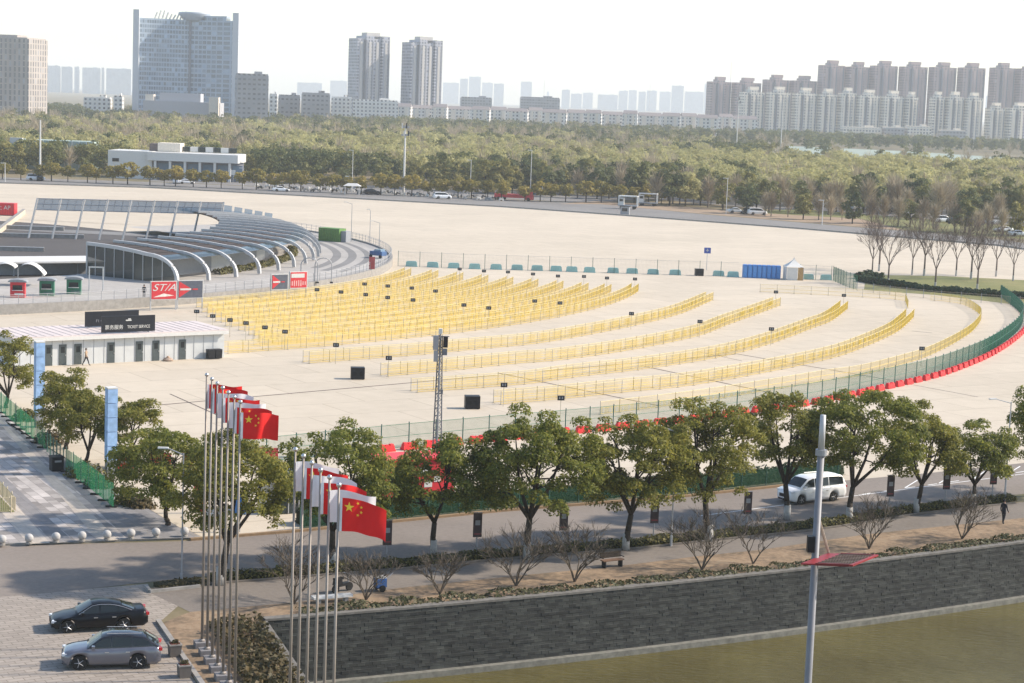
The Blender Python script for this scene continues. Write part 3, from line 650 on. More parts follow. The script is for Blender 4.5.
# little lane number boards
sign_px = [(196.7, 311.4), (212.7, 316), (230, 320), (246, 323), (265, 327.4), (285, 331.7), (336, 345), (388.8, 358), (317, 289.7), (341, 292), (364.5, 284), (387.7, 286), (365.7, 294.6), (387.7, 297.5),
           (411.8, 288), (435.5, 291), (413, 300), (463.8, 305), (488.7, 308), (534.7, 301), (560, 303), (459.7, 269), (484, 271), (508, 272), (533, 274), (558, 276), (584, 276.5), (607, 278), (635, 279),
           (631.5, 313.6), (700, 321.5), (771.5, 329), (776, 292), (844, 295.4), (922, 348.5), (504, 385), (561, 398)]
sb = MB().box((0, 0, 2.0), (.62, .08, .42)).mesh('board', M['black']); sy = MB().box((-.12, -.05, 2.02), (.12, .02, .22)).box((.12, -.05, 2.02), (.12, .02, .22)).mesh('marking', M['greyp'])
sp_ = MB().tube((0, 0, 0), (0, 0, 1.8), .03).mesh('post', M['ywhite'])
for i, p in enumerate(sign_px):
    w = W(p[0], p[1], 2.0); t = thing('lane_sign', 'small dark lane board on a thin post among the yellow fences', 'sign', (w.x, w.y, 0), .1, 'dark lane boards')
    b = put('board', sb, t); put('post', sp_, t); put('marking', sy, b)

# ------------------------------------------------------------------ green perimeter fence, barriers
gf_px = [(236, 466), (300, 459), (393, 449), (474, 441), (560, 433), (640, 425), (700, 418), (751, 411), (800, 404.5), (843, 396.5), (864, 391.5), (890, 386), (930, 376.5), (960, 366), (985, 355), (1005, 342.5), (1018, 331), (1023, 320), (1018, 311.5), (1008, 303), (1000, 297)]
gl = smoothline([W(*p) for p in gf_px], 8); o = gl[0]; t = thing('perimeter_fence', 'long green wire fence curving round the outer edge of the plaza', 'fence', tuple(o))
loc = [p - o for p in gl]; mb = MB(); wire_panel(mb, loc, .1, 1.95, .016, .11, (.1, 1.0, 1.95), .04); mb.build('mesh_panel', M['green'], t)
gp = MB().tube((0, 0, 0), (0, 0, 2.1), .05, None, 6).mesh('post', M['greenpost'])
for p in resample(loc, 2.7)[:100]: put('post', gp, t, tuple(p))
def barrier_mesh(m):
    mb = MB(); mb.box((0, 0, .12), (1.45, .55, .24)); mb.box((0, 0, .44), (1.4, .42, .42), taper=.9); mb.box((-.45, 0, .72), (.34, .32, .2), taper=.85); mb.box((.45, 0, .72), (.34, .32, .2), taper=.85); mb.box((0, 0, .70), (.3, .3, .12)); return mb.mesh('body', m)
rb = barrier_mesh(M['red'])
br = resample(loc, 2.25); k = 0
for p, q in zip(br, br[1:]):
    w = o + p; d = q - p; n = Vector((d.y, -d.x, 0)).normalized() * .75; w = w + n
    if w.x < W(380, 450).x: continue
    b = bpy.data.objects.new('water_barrier', rb); col.objects.link(b); b.location = w; b.scale = (1, 1, .74); b.rotation_euler = (0, 0, math.atan2(d.y, d.x) + rnd.uniform(-.05, .05))
    tag(b, 'red plastic water barrier standing along the outside of the green fence', 'barrier', 'red barriers along the green fence')
tb = MB(); tb.box((0, 0, .45), (1.9, .5, .7), taper=.93); tb.box((0, 0, .07), (2.0, .6, .14)); tb.box((0, 0, .85), (1.5, .3, .12)); tbm = tb.mesh('body', M['teal'])
teal_px = [(411.4, 266.5), (432.7, 267.3), (453.7, 268.2), (474.6, 269), (496, 269.5), (517, 270), (537, 270.6), (556, 271.2), (571.7, 271.8), (589.5, 272.5), (613, 273), (632, 273.6), (653, 274.4), (675, 275), (718.5, 276), (733, 276.8), (808, 279.4), (826, 280)]
for p in teal_px:
    b = bpy.data.objects.new('water_barrier', tbm); col.objects.link(b); b.location = W(*p); b.rotation_euler = (0, 0, .05 + rnd.uniform(-.1, .1)); tag(b, 'teal plastic water barrier at the foot of the wire fence across the plaza', 'barrier', 'teal barriers across the plaza')
def wire_fence(name, label, pts, h, mats, post_step, pitch=.16, bar=.014):
    o = pts[0]; t = thing(name, label, 'fence', tuple(o)); loc = [p - o for p in pts]; mb = MB(); wire_panel(mb, loc, .1, h, bar, pitch, (.1, h), .03); mb.build('mesh_panel', mats[0], t)
    pm = MB().tube((0, 0, 0), (0, 0, h + .15), .045, None, 5).mesh('post', mats[1])
    for p in resample(loc, post_step)[:100]: put('post', pm, t, tuple(p))
    return t
wire_fence('wire_fence', 'pale wire fence across the plaza above the teal barriers', [W(x, y - 1.0) for x, y in ((398, 267), (474, 270), (556, 272.3), (653, 275.6), (740, 278))], 2.4, (M['greysteel'], M['greenpost']), 3.6, .22, .012)
wire_fence('wire_fence', 'short wire fence running right from the white tent', [W(800, 279), W(833, 281)], 2.4, (M['greysteel'], M['greenpost']), 2.6, .2, .012)
wire_fence('wire_fence', 'dark green wire fence slanting towards the lawn island', [W(833, 281), W(845, 286.5), W(857, 290.5)], 2.4, (M['green'], M['greenpost']), 2.0, .12, .014)
wire_fence('wire_fence', 'low wire fence along the near edge of the lawn island', [W(857, 291), W(935, 299.5), W(1000, 304), W(1050, 309)], 1.3, (M['ywhite'], M['greysteel']), 3.0, .2, .016)
# portable toilets, tent, blue sign
for k in range(8):
    p = W(744.5 + k * 4.75, 277.4 + k * .18); t = thing('portable_toilet', 'blue portable toilet cabin in the row beside the white tent', 'toilet', tuple(p), .05, 'blue toilet cabins')
    MB().box((0, 0, 1.05), (.72, .9, 2.1)).build('cabin', M['blue'], t); MB().box((0, -.46, 1.0), (.56, .03, 1.8)).build('door', plain('blue_door', (.08, .25, .58), .5), t); MB().box((0, 0, 2.15), (.7, .86, .12), taper=.8).build('roof', M['blue'], t)
p = W(793, 279.5); t = thing('pavilion_tent', 'white pointed tent with a brown curtain beside the blue toilets', 'tent', tuple(p), .05)
mb = MB(); n = 10; pr = []
for i in range(n + 1):
    s = i / n; pr.append((1.5 * 1.414 * (1 - s) ** 1.7 + .05, 2.2 + 1.5 * s))
for (r0, z0), (r1, z1) in zip(pr, pr[1:]):
    mb.add([(r0 * math.cos(PI / 4 + PI / 2 * k), r0 * math.sin(PI / 4 + PI / 2 * k), z0) for k in range(4)] + [(r1 * math.cos(PI / 4 + PI / 2 * k), r1 * math.sin(PI / 4 + PI / 2 * k), z1) for k in range(4)], [(k, (k + 1) % 4, (k + 1) % 4 + 4, k + 4) for k in range(4)])
mb.build('canopy', M['white'], t)
for sx in (-1, 1):
    for sy2 in (-1, 1): MB().tube((sx * 1.42, sy2 * 1.42, 0), (sx * 1.42, sy2 * 1.42, 2.2), .05).build('leg', M['paleSteel'], t)
MB().box((-.45, -1.44, 1.05), (1.75, .05, 2.1)).box((-1.42, 0, 1.05), (.05, 2.8, 2.1)).build('side_wall', M['white'], t); MB().box((.95, -1.4, 1.05), (.9, .05, 2.1)).box((1.42, 0, 1.05), (.05, 2.8, 2.1)).build('curtain', plain('tan_curtain', (.42, .27, .12), .8), t)
def board_sign(name, label, px, z, w, h, mat, pole_mat=None, cat='sign'):
    c = W(px[0], px[1], z); t = thing(name, label, cat, (c.x, c.y, 0)); MB().tube((0, .05, 0), (0, .05, z + h / 2), .06).build('post', pole_mat or M['paleSteel'], t); MB().box((0, 0, z), (w, .06, h)).build('board', mat, t); return t
t = board_sign('direction_sign', 'square blue sign on a white post above the teal barriers', (707.5, 250.5), 3.4, 1.15, 1.0, plain('blue_sign', (.06, .10, .36), .5)); MB().box((0, -.035, 3.4), (.5, .02, .12)).box((.0, -.035, 3.45), (.14, .02, .5)).build('symbol', M['white'], t)
# speaker boxes on the plaza
for px, lab in (((357.5, 379), 'black speaker box on the plaza left of the steel mast'), ((472, 408.5), 'black speaker box on the plaza right of the steel mast'), ((699, 275.8), 'far black speaker box among the teal barriers below the blue sign')):
    p = W(*px); t = thing('speaker_box', lab, 'speaker', tuple(p), .15); MB().box((0, 0, .62), (1.35, 1.0, 1.14)).build('cabinet', M['dark'], t)
    for s in (-1, 1):
        MB().lathe([(.0, 0), (.24, 0), (.24, .05), (.0, .05)], 14, (s * .34, -.55, .62), axis='y').build('driver', M['rubber'], t); MB().box((s * .5, 0, .03), (.2, .8, .07)).build('foot', M['rubber'], t)
    MB().box((0, -.505, 1.03), (.5, .02, .14)).build('handle', M['rubber'], t)
# steel mast
p = W(436.5, 457); t = thing('lattice_mast', 'grey steel tower mast with loudspeakers and lamps behind the trees', 'mast', tuple(p)); Hm = 9.6
mastm = plain('mast_steel', (.15, .16, .18), .5, .2)
for a in range(3):
    an = a * 2 * PI / 3 + .5; MB().tube((.40 * math.cos(an), .40 * math.sin(an), 0), (.17 * math.cos(an), .17 * math.sin(an), Hm), .065, .05).build('leg', mastm, t)
for k in range(16):
    z = .4 + k * .58; r, r2 = .40 - .23 * z / Hm, .40 - .23 * (z + .58) / Hm; mb = MB()
    for a in range(3):
        a0, a1 = a * 2 * PI / 3 + .5, (a + 1) * 2 * PI / 3 + .5; mb.tube((r * math.cos(a0), r * math.sin(a0), z), (r * math.cos(a1), r * math.sin(a1), z), .024, None, 4); mb.tube((r * math.cos(a0), r * math.sin(a0), z), (r2 * math.cos(a1), r2 * math.sin(a1), z + .58), .022, None, 4)
    mb.build('brace', mastm, t)
MB().tube((0, 0, 0), (0, 0, Hm + .2), .08, .07, 8).build('core_pole', M['greysteel'], t)
MB().box((-.33, -.12, Hm - .55), (.42, .4, 1.1)).build('loudspeaker', M['greysteel'], t); MB().box((-.30, -.12, Hm - 1.6), (.34, .32, .85)).build('loudspeaker', M['greysteel'], t); MB().box((.42, -.1, Hm - .45), (.36, .35, .85)).build('loudspeaker', M['dark'], t); MB().box((.40, -.1, Hm - 1.25), (.34, .3, .5)).build('floodlight', mastm, t)
MB().tube((-.7, 0, Hm - .05), (.7, 0, Hm - .05), .04).tube((-.6, 0, Hm - .9), (.6, 0, Hm - .9), .035).build('crossarm', mastm, t)
MB().box((0, 0, Hm + .35), (.3, .3, .4)).build('camera_head', M['white'], t); MB().box((.24, -.1, 5.2), (.2, .2, .35)).build('junction_box', mastm, t)
# netting fence along the far kerb of the near road
fl = [W(x, y - 1.5) for x, y in far_px[1:8]]; o = fl[0]; t = thing('netting_fence', 'low dark green netting fence along the far kerb behind the road trees', 'fence', tuple(o))
mb = MB(); loc = [p - o for p in fl]
for p, q in zip(loc, loc[1:]): mb.add([(p.x, p.y, .1), (q.x, q.y, .1), (q.x, q.y, 1.35), (p.x, p.y, 1.35), (p.x, p.y + .02, .1), (q.x, q.y + .02, .1), (q.x, q.y + .02, 1.35), (p.x, p.y + .02, 1.35)], [(0, 1, 2, 3), (7, 6, 5, 4), (3, 2, 6, 7)])
mb.build('netting', M['greennet'], t); pm = MB().tube((0, 0, 0), (0, 0, 1.5), .035, None, 5).mesh('post', M['greenpost'])
for p in resample(loc, 2.4): put('post', pm, t, tuple(p))
hedge('shrub_row', 'dark green shrubs behind the netting fence of the road', 'hedge', [W(x, y - 7) for x, y in far_px[1:8]], 1.6, 1.1, M['hedgeG'], 170, .2, core=core)

# ------------------------------------------------------------------ round pavilion
aW0, aW1 = ang(W(-60, 316)), R(47)
Rw, Rin = 108.0, 79.0; PZ = 1.0
mb = MB(); n = 90
rows = [[ring(Rw, aW0 + (aW1 - aW0) * i / n, PZ) for i in range(n + 1)], [ring(Rin - 1, aW0 + (aW1 - aW0) * i / n, PZ) for i in range(n + 1)]]; mb.grid(rows); struct('platform_pavement', mb, M['ring_plat'])
for r0, r1, a0 in ((98.2, 99.6, R(-10)), (100.8, 102.2, R(-12)), (103.5, 104.6, R(-12))):
    mb = MB(); mb.grid([[ring(r1, a0 + (aW1 - a0) * i / 60, PZ + .006) for i in range(61)], [ring(r0, a0 + (aW1 - a0) * i / 60, PZ + .006) for i in range(61)]]); struct('pavement_band', mb, M['ring_band'])
mb = MB(); mb.poly([ring(Rin - 1, 2 * PI * i / 64, .03) for i in range(64)]); struct('sunken_floor', mb, M['ring_floor'])
for yy0, yy1, m in ((213, 220, 'plaza'), (228, 231, 'ring_band')):
    sheet('pavement_band', [W(-60, yy0 - 4), W(200, yy0 + 8), W(200, yy1 + 8), W(-60, yy1 - 4)], .04, M[m], True)
t = thing('platform_wall', 'curved low concrete wall round the pavilion platform', 'wall', tuple(ring(Rw, 0))); oo = ring(Rw, 0)
mb = MB(); pr = [(Rw + .25, 0.), (Rw + .25, 1.25), (Rw - .25, 1.25), (Rw - .25, .0)]
for (r0, z0), (r1, z1) in zip(pr, pr[1:]): mb.grid([[ring(r0, aW0 + (aW1 - aW0) * i / n, z0) - oo for i in range(n + 1)], [ring(r1, aW0 + (aW1 - aW0) * i / n, z1) - oo for i in range(n + 1)]])
mb.build('wall_face', M['kerb'], t)
t = thing('platform_railing', 'thin grey railing on top of the curved pavilion wall', 'railing', tuple(oo)); mb = MB(); lp = [ring(Rw, aW0 + (aW1 - aW0) * i / 120, 1.25) - oo for i in range(121)]
for z in (.45, .9, 1.1):
    for p, q in zip(lp, lp[1:]): mb.tube(p + Vector((0, 0, z)), q + Vector((0, 0, z)), .025, None, 4, caps=False)
mb.build('rail', M['paleSteel'], t); pm = MB().tube((0, 0, 0), (0, 0, 1.15), .035, None, 5).mesh('post', M['greysteel'])
for p in resample(lp, 1.9)[:100]: put('post', pm, t, tuple(p))
# canopy
A0, A1, NR = R(-31.5), R(35), 17
pav = thing('pavilion', 'round dark roofed pavilion with pale arched ribs on the far side of the ticket hut', 'building', tuple(ring(96, 0, PZ))); po = ring(96, 0, PZ)
def crest(a): return 4.35 + .25 * math.sin((a - A0) * 1.6)
def rib_prof(a, lift=0.):
    h = crest(a); out = []
    for r, k in ((Rin, 1.0), (82, .985), (85, .955), (88, .90), (90.5, .835)): out.append((r, h * k + lift))
    for e in range(1, 9):
        th = PI / 2 * e / 8; out.append((90.5 + 5.5 * math.sin(th), h * .835 * math.cos(th) ** .8 + lift))
    return out
for i in range(NR):
    a = A0 + (A1 - A0) * i / (NR - 1); mb = MB(); prof = rib_prof(a, .12); P = [ring(r, a, z + PZ) - po for r, z in prof]
    w = Vector((-math.sin(a), math.cos(a), 0)) * .23
    for p, q in zip(P, P[1:]):
        up = Vector((0, 0, .24)) if abs((q - p).z) < abs((q - p).xy.length) else Vector((math.cos(a), math.sin(a), 0)) * .24
        mb.add([p - w - up, p + w - up, p + w + up, p - w + up, q - w - up, q + w - up, q + w + up, q - w + up], [(0, 1, 5, 4), (1, 2, 6, 5), (2, 3, 7, 6), (3, 0, 4, 7), (0, 3, 2, 1), (4, 5, 6, 7)])
    mb.build('rib', M['paleSteel'], pav)
roofm = ground_mat('brown_roof_slats', (.075, .058, .052), s1=.3, s2=2., brick=(30, .5), mortar=(.55, .55, .55), jw=.1)
for i in range(NR - 1):
    mb = MB(); am = [A0 + (A1 - A0) * (i + s / 3) / (NR - 1) for s in range(4)]
    mb.grid([[ring(r, a, z + PZ) - po for r, z in rib_prof(a)[:6]] for a in am]); mb.grid([[ring(r, a, z + PZ - .2) - po for r, z in rib_prof(a)[:6]] for a in am[::-1]]); mb.build('roof_panel', roofm, pav)
    mb = MB(); mb.grid([[ring(r, a, z + PZ) - po for r, z in (rib_prof(a)[5:8])] for a in am]); mb.build('roof_glazing', M['wall_glass'], pav)
    mb = MB(); a = (am[1] + am[2]) / 2
    mb.grid([[ring(88, b, zz) - po for b in am] for zz in (PZ, PZ + crest(a) * .86)]); mb.build('back_wall', M['greysteel'] if i % 3 else M['white'], pav)
    mb = MB(); p, q = ring(93.2, am[0], PZ + crest(am[0]) * .72) - po, ring(93.2, am[3], PZ + crest(am[3]) * .72) - po; mb.tube(p, q, .09, None, 5); mb.build('purlin', M['paleSteel'], pav)
    for rr_ in (81, 83.2, 85.4, 87.6, 89.8):
        zz_ = lerp_prof(rib_prof(am[0], .05), rr_) + PZ; mb = MB(); mb.tube(ring(rr_, am[0], zz_) - po, ring(rr_, am[3], zz_) - po, .06, None, 4); mb.build('roof_batten', M['dark'], pav)
P = [ring(r, A0, z + PZ) - po for r, z in rib_prof(A0)]; base = [ring(r, A0, PZ) - po for r, z in rib_prof(A0)]
mb = MB()
for i in range(len(P) - 1): mb.add([base[i], base[i + 1], P[i + 1], P[i]], [(0, 1, 2, 3)])
mb.build('glass_end_wall', M['wall_glass'], pav)
for k in range(1, 9):
    r = Rin + 1.8 * k; zz = 0
    pf = rib_prof(A0)
    for (r0, z0), (r1, z1) in zip(pf, pf[1:]):
        if r0 <= r <= r1: zz = z0 + (z1 - z0) * (r - r0) / (r1 - r0)
    MB().tube(ring(r, A0 - .002, PZ) - po, ring(r, A0 - .002, PZ + zz) - po, .06, None, 4).build('mullion', M['paleSteel'], pav)
MB().tube(ring(Rin, A0, PZ) - po, ring(Rin, A0, PZ + crest(A0)) - po, .14).build('mullion', M['paleSteel'], pav)
hedge('planting_bed', 'low green planting inside the arched ribs of the pavilion', 'planting', [ring(91.5, R(-22) + R(3) * i, PZ) for i in range(12)], 1.6, .8, M['hedge'], 60, .3)
for k, (ya, yb, nm) in enumerate(((236, 239, 'nearer pale'), (227.5, 231, 'middle pale'), (250, 252, 'lowest grey'))):
    a, b = W(-40, ya), W(84 - 20 * k, yb); d = b - a; t = thing('low_wall', '%s low wall across the dark sunken floor left of the pavilion' % nm, 'wall', tuple(a), math.atan2(d.y, d.x)); MB().box((d.length / 2, 0, .35), (d.length, .4, .7)).build('wall_face', M['kerb'], t); MB().box((d.length / 2, 0, .74), (d.length, .5, .08)).build('coping', M['paleSteel'], t)
a, b = W(-14, 244), W(24, 214); d = b - a; t = thing('ramp_wall', 'pale slanting ramp wall at the left edge of the dark sunken floor', 'wall', tuple(a), math.atan2(d.y, d.x)); MB().box((d.length / 2, 0, .5), (d.length, .6, 1.0)).build('wall_face', M['plaza'], t); MB().box((d.length / 2, 0, 1.04), (d.length, .7, .08)).build('coping', M['kerb'], t)
# tall leaning glazed screen
scr = thing('glazed_screen', 'row of leaning pale posts carrying a band of window panes left of the pavilion roof', 'screen', (-87.5, 352, 0)); n = 9
for i in range(n):
    s = i / (n - 1); x, y = 33.0 * s, 5.0 * s; h = 7.3 + .2 * s
    MB().tube((x - .6, y, 0), (x + .8, y + .8, h), .22, .16, 6).build('post', M['paleSteel'], scr)
    if i < n - 1:
        x1, y1 = x + 33.0 / (n - 1), y + 5.0 / (n - 1)
        def pt(u, z): return Vector((x - .6 + (1.4) * z / h + (33.0 / (n - 1)) * u, y + .8 * z / h + 5.0 / (n - 1) * u, z))
        MB().add([pt(.05, h * .72), pt(.95, h * .72), pt(.95, h * .97), pt(.05, h * .97)], [(0, 1, 2, 3)]).build('pane', M['bluish_glass'], scr)
        mb = MB()
        for z in (.71, .85, .985): mb.tube(pt(0, h * z), pt(1, h * z), .10 if z != .85 else .06, None, 5)
        for u in (.33, .66): mb.tube(pt(u, h * .71), pt(u, h * .985), .05, None, 4)
        mb.build('frame', M['greysteel'], scr)
for i in range(5):
    s = i / 5; p = Vector((33.5 + i * 1.7, 5.2 + i * 1.3, 1.2)); mb = MB(); mb.add([p, p + Vector((1.35, .7, 0)), p + Vector((1.75, .9, 5.6 - i * .35)), p + Vector((.4, .2, 5.8 - i * .35))], [(0, 1, 2, 3)]); mb.build('pane', M['bluish_glass'], scr)
# low white roof and arched shelter left of the pavilion
a, b = W(-30, 262, 2.2), W(88, 261, 2.2); t = thing('low_roof', 'long low white roof in front of the dark sunken floor at left', 'roof', (a.x, a.y, 0)); d = b - a
mb = MB(); mb.box(((b.x - a.x) / 2, (b.y - a.y) / 2 + 4.5, 2.1), (d.length, 9, .25), math.atan2(d.y, d.x)); mb.build('roof_slab', M['white'], t)
for s in (.1, .35, .6, .9): MB().tube((d.x * s, d.y * s + 1.0, 0), (d.x * s, d.y * s + 1.0, 2.0), .15).build('post', M['greysteel'], t)
MB().box(((b.x - a.x) / 2, (b.y - a.y) / 2 + 3, .95), (d.length, .2, 1.9), math.atan2(d.y, d.x)).build('wall', M['greysteel'], t)
p = W(18, 285, PZ); t = thing('arched_shelter', 'white double arched shelter at the left edge above the kiosks', 'shelter', tuple(p), .12)
for s in (-1, 1):
    mb = MB(); rows = []
    for k in range(9):
        u = k / 8; rows.append([(s * (.2 + 3.4 * u), yy, 3.0 - .9 * (2 * u - .75) ** 2) for yy in (-1.6, 0, 1.6)])
    mb.grid(rows); mb.grid([[(x, y, z - .12) for x, y, z in r_] for r_ in rows[::-1]]); mb.build('canopy', M['white'], t)
for x in (-3.2, 0, 3.2): MB().tube((x, 0, 0), (x, 0, 2.3), .08).build('post', M['paleSteel'], t)
for px, lab, m in (((18, 297), 'red kiosk booth with arched roof, leftmost of the three kiosks', 'red'), ((47, 295.5), 'green kiosk booth in the middle of the three kiosks', 'green'), ((74, 294), 'green kiosk booth nearest the glass end wall', 'green')):
    p = W(*px, PZ); t = thing('kiosk', lab, 'kiosk', tuple(p), .15); t.scale = (.9, .9, .88); MB().box((0, 0, 1.1), (2.0, 1.7, 2.2)).build('cabin', M['redboard'] if m == 'red' else M['green'], t)
    mb = MB(); rows = [[(1.35 * math.sin(th), y, 2.2 + .42 * math.cos(th)) for y in (-1.1, 1.1)] for th in [R(-85 + 17 * k) for k in range(11)]]; mb.grid(rows); mb.add([rows[k][0] for k in range(11)], [tuple(range(11))]); mb.build('roof', M['greyp'], t)
    f = MB().box((0, -.87, 1.45), (1.3, .05, .7)).build('window', M['glass'], t); MB().box((0, -1.0, 1.05), (1.5, .3, .06)).build('counter', M['white'], t); MB().box((.2, -.87, .5), (1.2, .02, .3)).build('sign_panel', M['white'] if m == 'red' else M['greenpost'], t)
# billboards on the platform wall
def billboard(label, x0, x1, yb, yt, kind):
    za = 1.35; a, b = W(x0, yb, za), W(x1, yb - .5, za); d = b - a; L = d.length; h = (yb - yt) / (yb - 95) * (HC - za) * 1.02
    t = thing('billboard', label, 'billboard', (a.x, a.y, 0), math.atan2(d.y, d.x))
    for x in (.04, L - .04): MB().box((x, .12, (za + h) / 2), (.14, .14, za + h)).build('post', M['paleSteel'], t)
    f = MB().box((L / 2, 0, za + h / 2), (L, .1, h)).build('frame', M['white'], t); zc = za + h / 2
    if kind == 'word':
        p = MB().box((L / 2, -.06, zc), (L - .2, .04, h - .2)).build('panel', M['redboard'], t)
        lettering('ST/A', h * .52, M['white'], t, upright((L / 2, -.09, zc + h * .14)), sx=1.25, shear=.35)
        MB().add([(.3, -.09, zc - h * .36), (L * .5, -.09, zc - h * .16), (L * .9, -.09, zc - h * .28), (L * .55, -.09, zc - h * .33)], [(0, 1, 2, 3)]).build('swoosh', plain('pale_print', (.75, .66, .6), .6), t)
    elif kind == 'arrow':
        p = MB().box((L / 2, -.06, zc), (L - .2, .04, h - .2)).build('panel', plain('slate_print', (.09, .10, .13), .6), t)
        MB().add([(.15, -.09, za + .12), (L * .55, -.09, zc + .02), (.15, -.09, za + h - .12)], [(0, 1, 2)]).build('arrow', M['redboard'], t)
        MB().box((L * .3, -.1, zc), (L * .42, .02, h * .1)).build('stripe', M['white'], t); MB().box((L * .68, -.1, zc), (L * .2, .02, h * .07)).build('stripe', M['redboard'], t)
    else:
        p = MB().box((L / 2, -.06, zc), (L - .2, .04, h - .2)).build('panel', M['redboard'], t)
        MB().box((L * .45, -.09, zc + h * .25), (L * .75, .02, h * .24)).build('stripe', M['white'], t)
        mb = MB(); rr = random.Random(3)
        for k in range(7): mb.box((.35 + k * (L - .7) / 6, -.09, zc - h * .2), (.16, .02, h * rr.uniform(.2, .45)))
        mb.build('figures', plain('pale_pink_print', (.7, .4, .38), .6), t)
billboard('red billboard with big white slanted letters, leftmost on the pavilion wall', 150.5, 176.5, 300, 282, 'word')
billboard('dark billboard with a red arrow right beside the lettered red one', 177.5, 203, 298.5, 281, 'arrow')
billboard('smaller dark billboard with a red arrow near the middle of the platform wall', 271, 288, 290, 274.5, 'arrow')
billboard('red billboard crowded with pale figures, right of the smaller arrow board', 289.5, 307, 288.5, 272, 'crowd')
t = board_sign('feather_banner', 'red slanted banner at the right tip of the pavilion platform', (372, 263), 2.3, .9, 1.9, plain('faded_red_print', (.38, .07, .07), .6))
p = W(332, 241, PZ); t = thing('container', 'bright green container at the back rim of the pavilion platform', 'container', tuple(p), -.5); MB().box((0, 0, 1.2), (4.6, 2.2, 2.4)).build('body', plain('bright_green_panel', (.12, .24, .06), .6), t); mb = MB()
for k in range(9): mb.box((-2.0 + k * .5, -1.13, 1.2), (.08, .05, 2.1))
mb.build('ribbing', plain('green_rib', (.10, .20, .05), .6), t); MB().box((2.9, .2, 1.0), (1.1, 1.6, 2.0)).build('cabinet', M['greysteel'], t)
p = W(378, 258, PZ); t = thing('parked_cart', 'blue cart parked at the tip of the pavilion platform', 'cart', tuple(p), -.6); MB().box((0, 0, .8), (2.6, 1.3, .7)).build('body', plain('dull_blue_paint', (.06, .13, .28), .5), t); MB().box((.3, 0, 1.3), (1.6, 1.3, .4), taper=.8).build('cover', M['bluish_glass'], t)
for s in (-1, 1): MB().lathe([(.0, 0), (.3, 0), (.3, .14), (0, .14)], 12, (s * 1.0, -.75, .3), axis='y').build('wheel', M['rubber'], t)
def lamp(label, px, h, arm=1.3, mat='greysteel', zb=0., name='street_lamp', thick=.07, rz=0.):
    p = W(*px, zb); t = thing(name, label, 'lamp', tuple(p), rz); mb = MB(); mb.tube((0, 0, 0), (0, 0, h), thick, thick * .6, 8); mb.build('pole', M[mat], t)
    MB().tube((0, 0, h - .1), (-arm, 0, h + .25), .04, .03, 5).build('arm', M[mat], t); MB().box((-arm - .25, 0, h + .26), (.6, .2, .09)).build('lamp_head', M['white'], t); MB().tube((0, 0, 0), (0, 0, .7), thick * 1.5, thick * 1.4, 8).build('base', M[mat], t); return t
lamp('tall grey lamp on the back rim of the platform, right of the green container', (351, 247), 8.0, 1.0)
lamp('slim grey lamp on the platform rim between the lamp and the red banner', (369.5, 249), 7.0, .2)
lamp('curved arm grey lamp at the platform tip beside the blue cart', (379, 254), 5.6, 1.2, rz=.3)
for k, px in enumerate(((309, 283), (323, 283))):
    p = W(*px, PZ); t = thing('arched_gate', 'dark hooped gate frame inside the platform railing, %s of the two' % ('left' if k == 0 else 'right'), 'gate', tuple(p), .2); mb = MB(); pts = [Vector((-1.2, 0, 0)), Vector((-1.2, 0, 2.6))] + [Vector((-1.2 * math.cos(PI * j / 8), 0, 2.6 + 1.0 * math.sin(PI * j / 8))) for j in range(1, 8)] + [Vector((1.2, 0, 2.6)), Vector((1.2, 0, 0))]
    mb.path(pts, [.07] * len(pts), 5); mb.build('hoop', M['greysteel'], t); MB().box((-1.2, 0, .1), (.4, .4, .2)).box((1.2, 0, .1), (.4, .4, .2)).build('base', M['dark'], t)
p = W(4, 214, .3); t = thing('shipping_container', 'red container with white lettering at the left edge of the plaza', 'container', (p.x - 2, p.y, 0), .0); MB().box((0, 0, 1.4), (9, 2.4, 2.5)).build('body', M['redboard'], t); mb = MB()
for k in range(18): mb.box((-4.2 + k * .5, -1.22, 1.4), (.1, .06, 2.3))
mb.build('ribbing', M['red'], t); lettering('上 AP', 1.2, M['white'], t, upright((2.2, -1.28, 1.7))); MB().box((0, 0, .08), (8.8, 2.2, .16)).build('skid', M['dark'], t)
t = thing('goal_frame', 'white rectangular gate frame in front of the glass end wall', 'gate', tuple(W(96, 291, PZ)), .1); MB().box((-.9, 0, 1.6), (.14, .14, 3.2)).box((.9, 0, 1.6), (.14, .14, 3.2)).build('post', M['white'], t); MB().box((0, 0, 3.15), (2.0, .14, .14)).build('crossbar', M['white'], t)

# ------------------------------------------------------------------ ticket hut
ha, hb = W(14, 367.5), W(224, 357.5); d = hb - ha; L = d.length; hz = math.atan2(d.y, d.x); hut = thing('ticket_hut', 'long white ticket hut with seven dark doors and a flat pinkish roof', 'hut', tuple(ha), hz); Hh = 2.75; Dp = 7.5
def ut(xpx):  # pixel column to distance along the hut front
    best = min(range(201), key=lambda k: abs((lambda q: (512 + (q.x / q.y) * FPX * .9915))(ha + d * (k / 200)) - (xpx + .7))); return best / 200 * L
wallm = plain('white_wall_panel', (.56, .57, .56), .6, var=.08, scale=1.); MB().box((L / 2, Dp / 2, Hh / 2), (L, Dp, Hh)).build('wall', wallm, hut)
MB().box((L / 2, Dp / 2 - .15, Hh + .14), (L + .5, Dp + .6, .26)).build('roof', M['whiteR'], hut); MB().box((L / 2, -.47, Hh - .02), (L + .52, .05, .34)).build('fascia', M['white'], hut)
mb = MB()
for k in range(int(L / 1.1)): mb.box((.6 + k * 1.1, -.012, Hh / 2), (.03, .03, Hh - .1))
mb.build('panel_seam', M['greyp'], hut)
mb = MB()
for k in range(int(L / .9)): mb.box((.4 + k * .9, Dp / 2 - .15, Hh + .285), (.06, Dp + .5, .04))
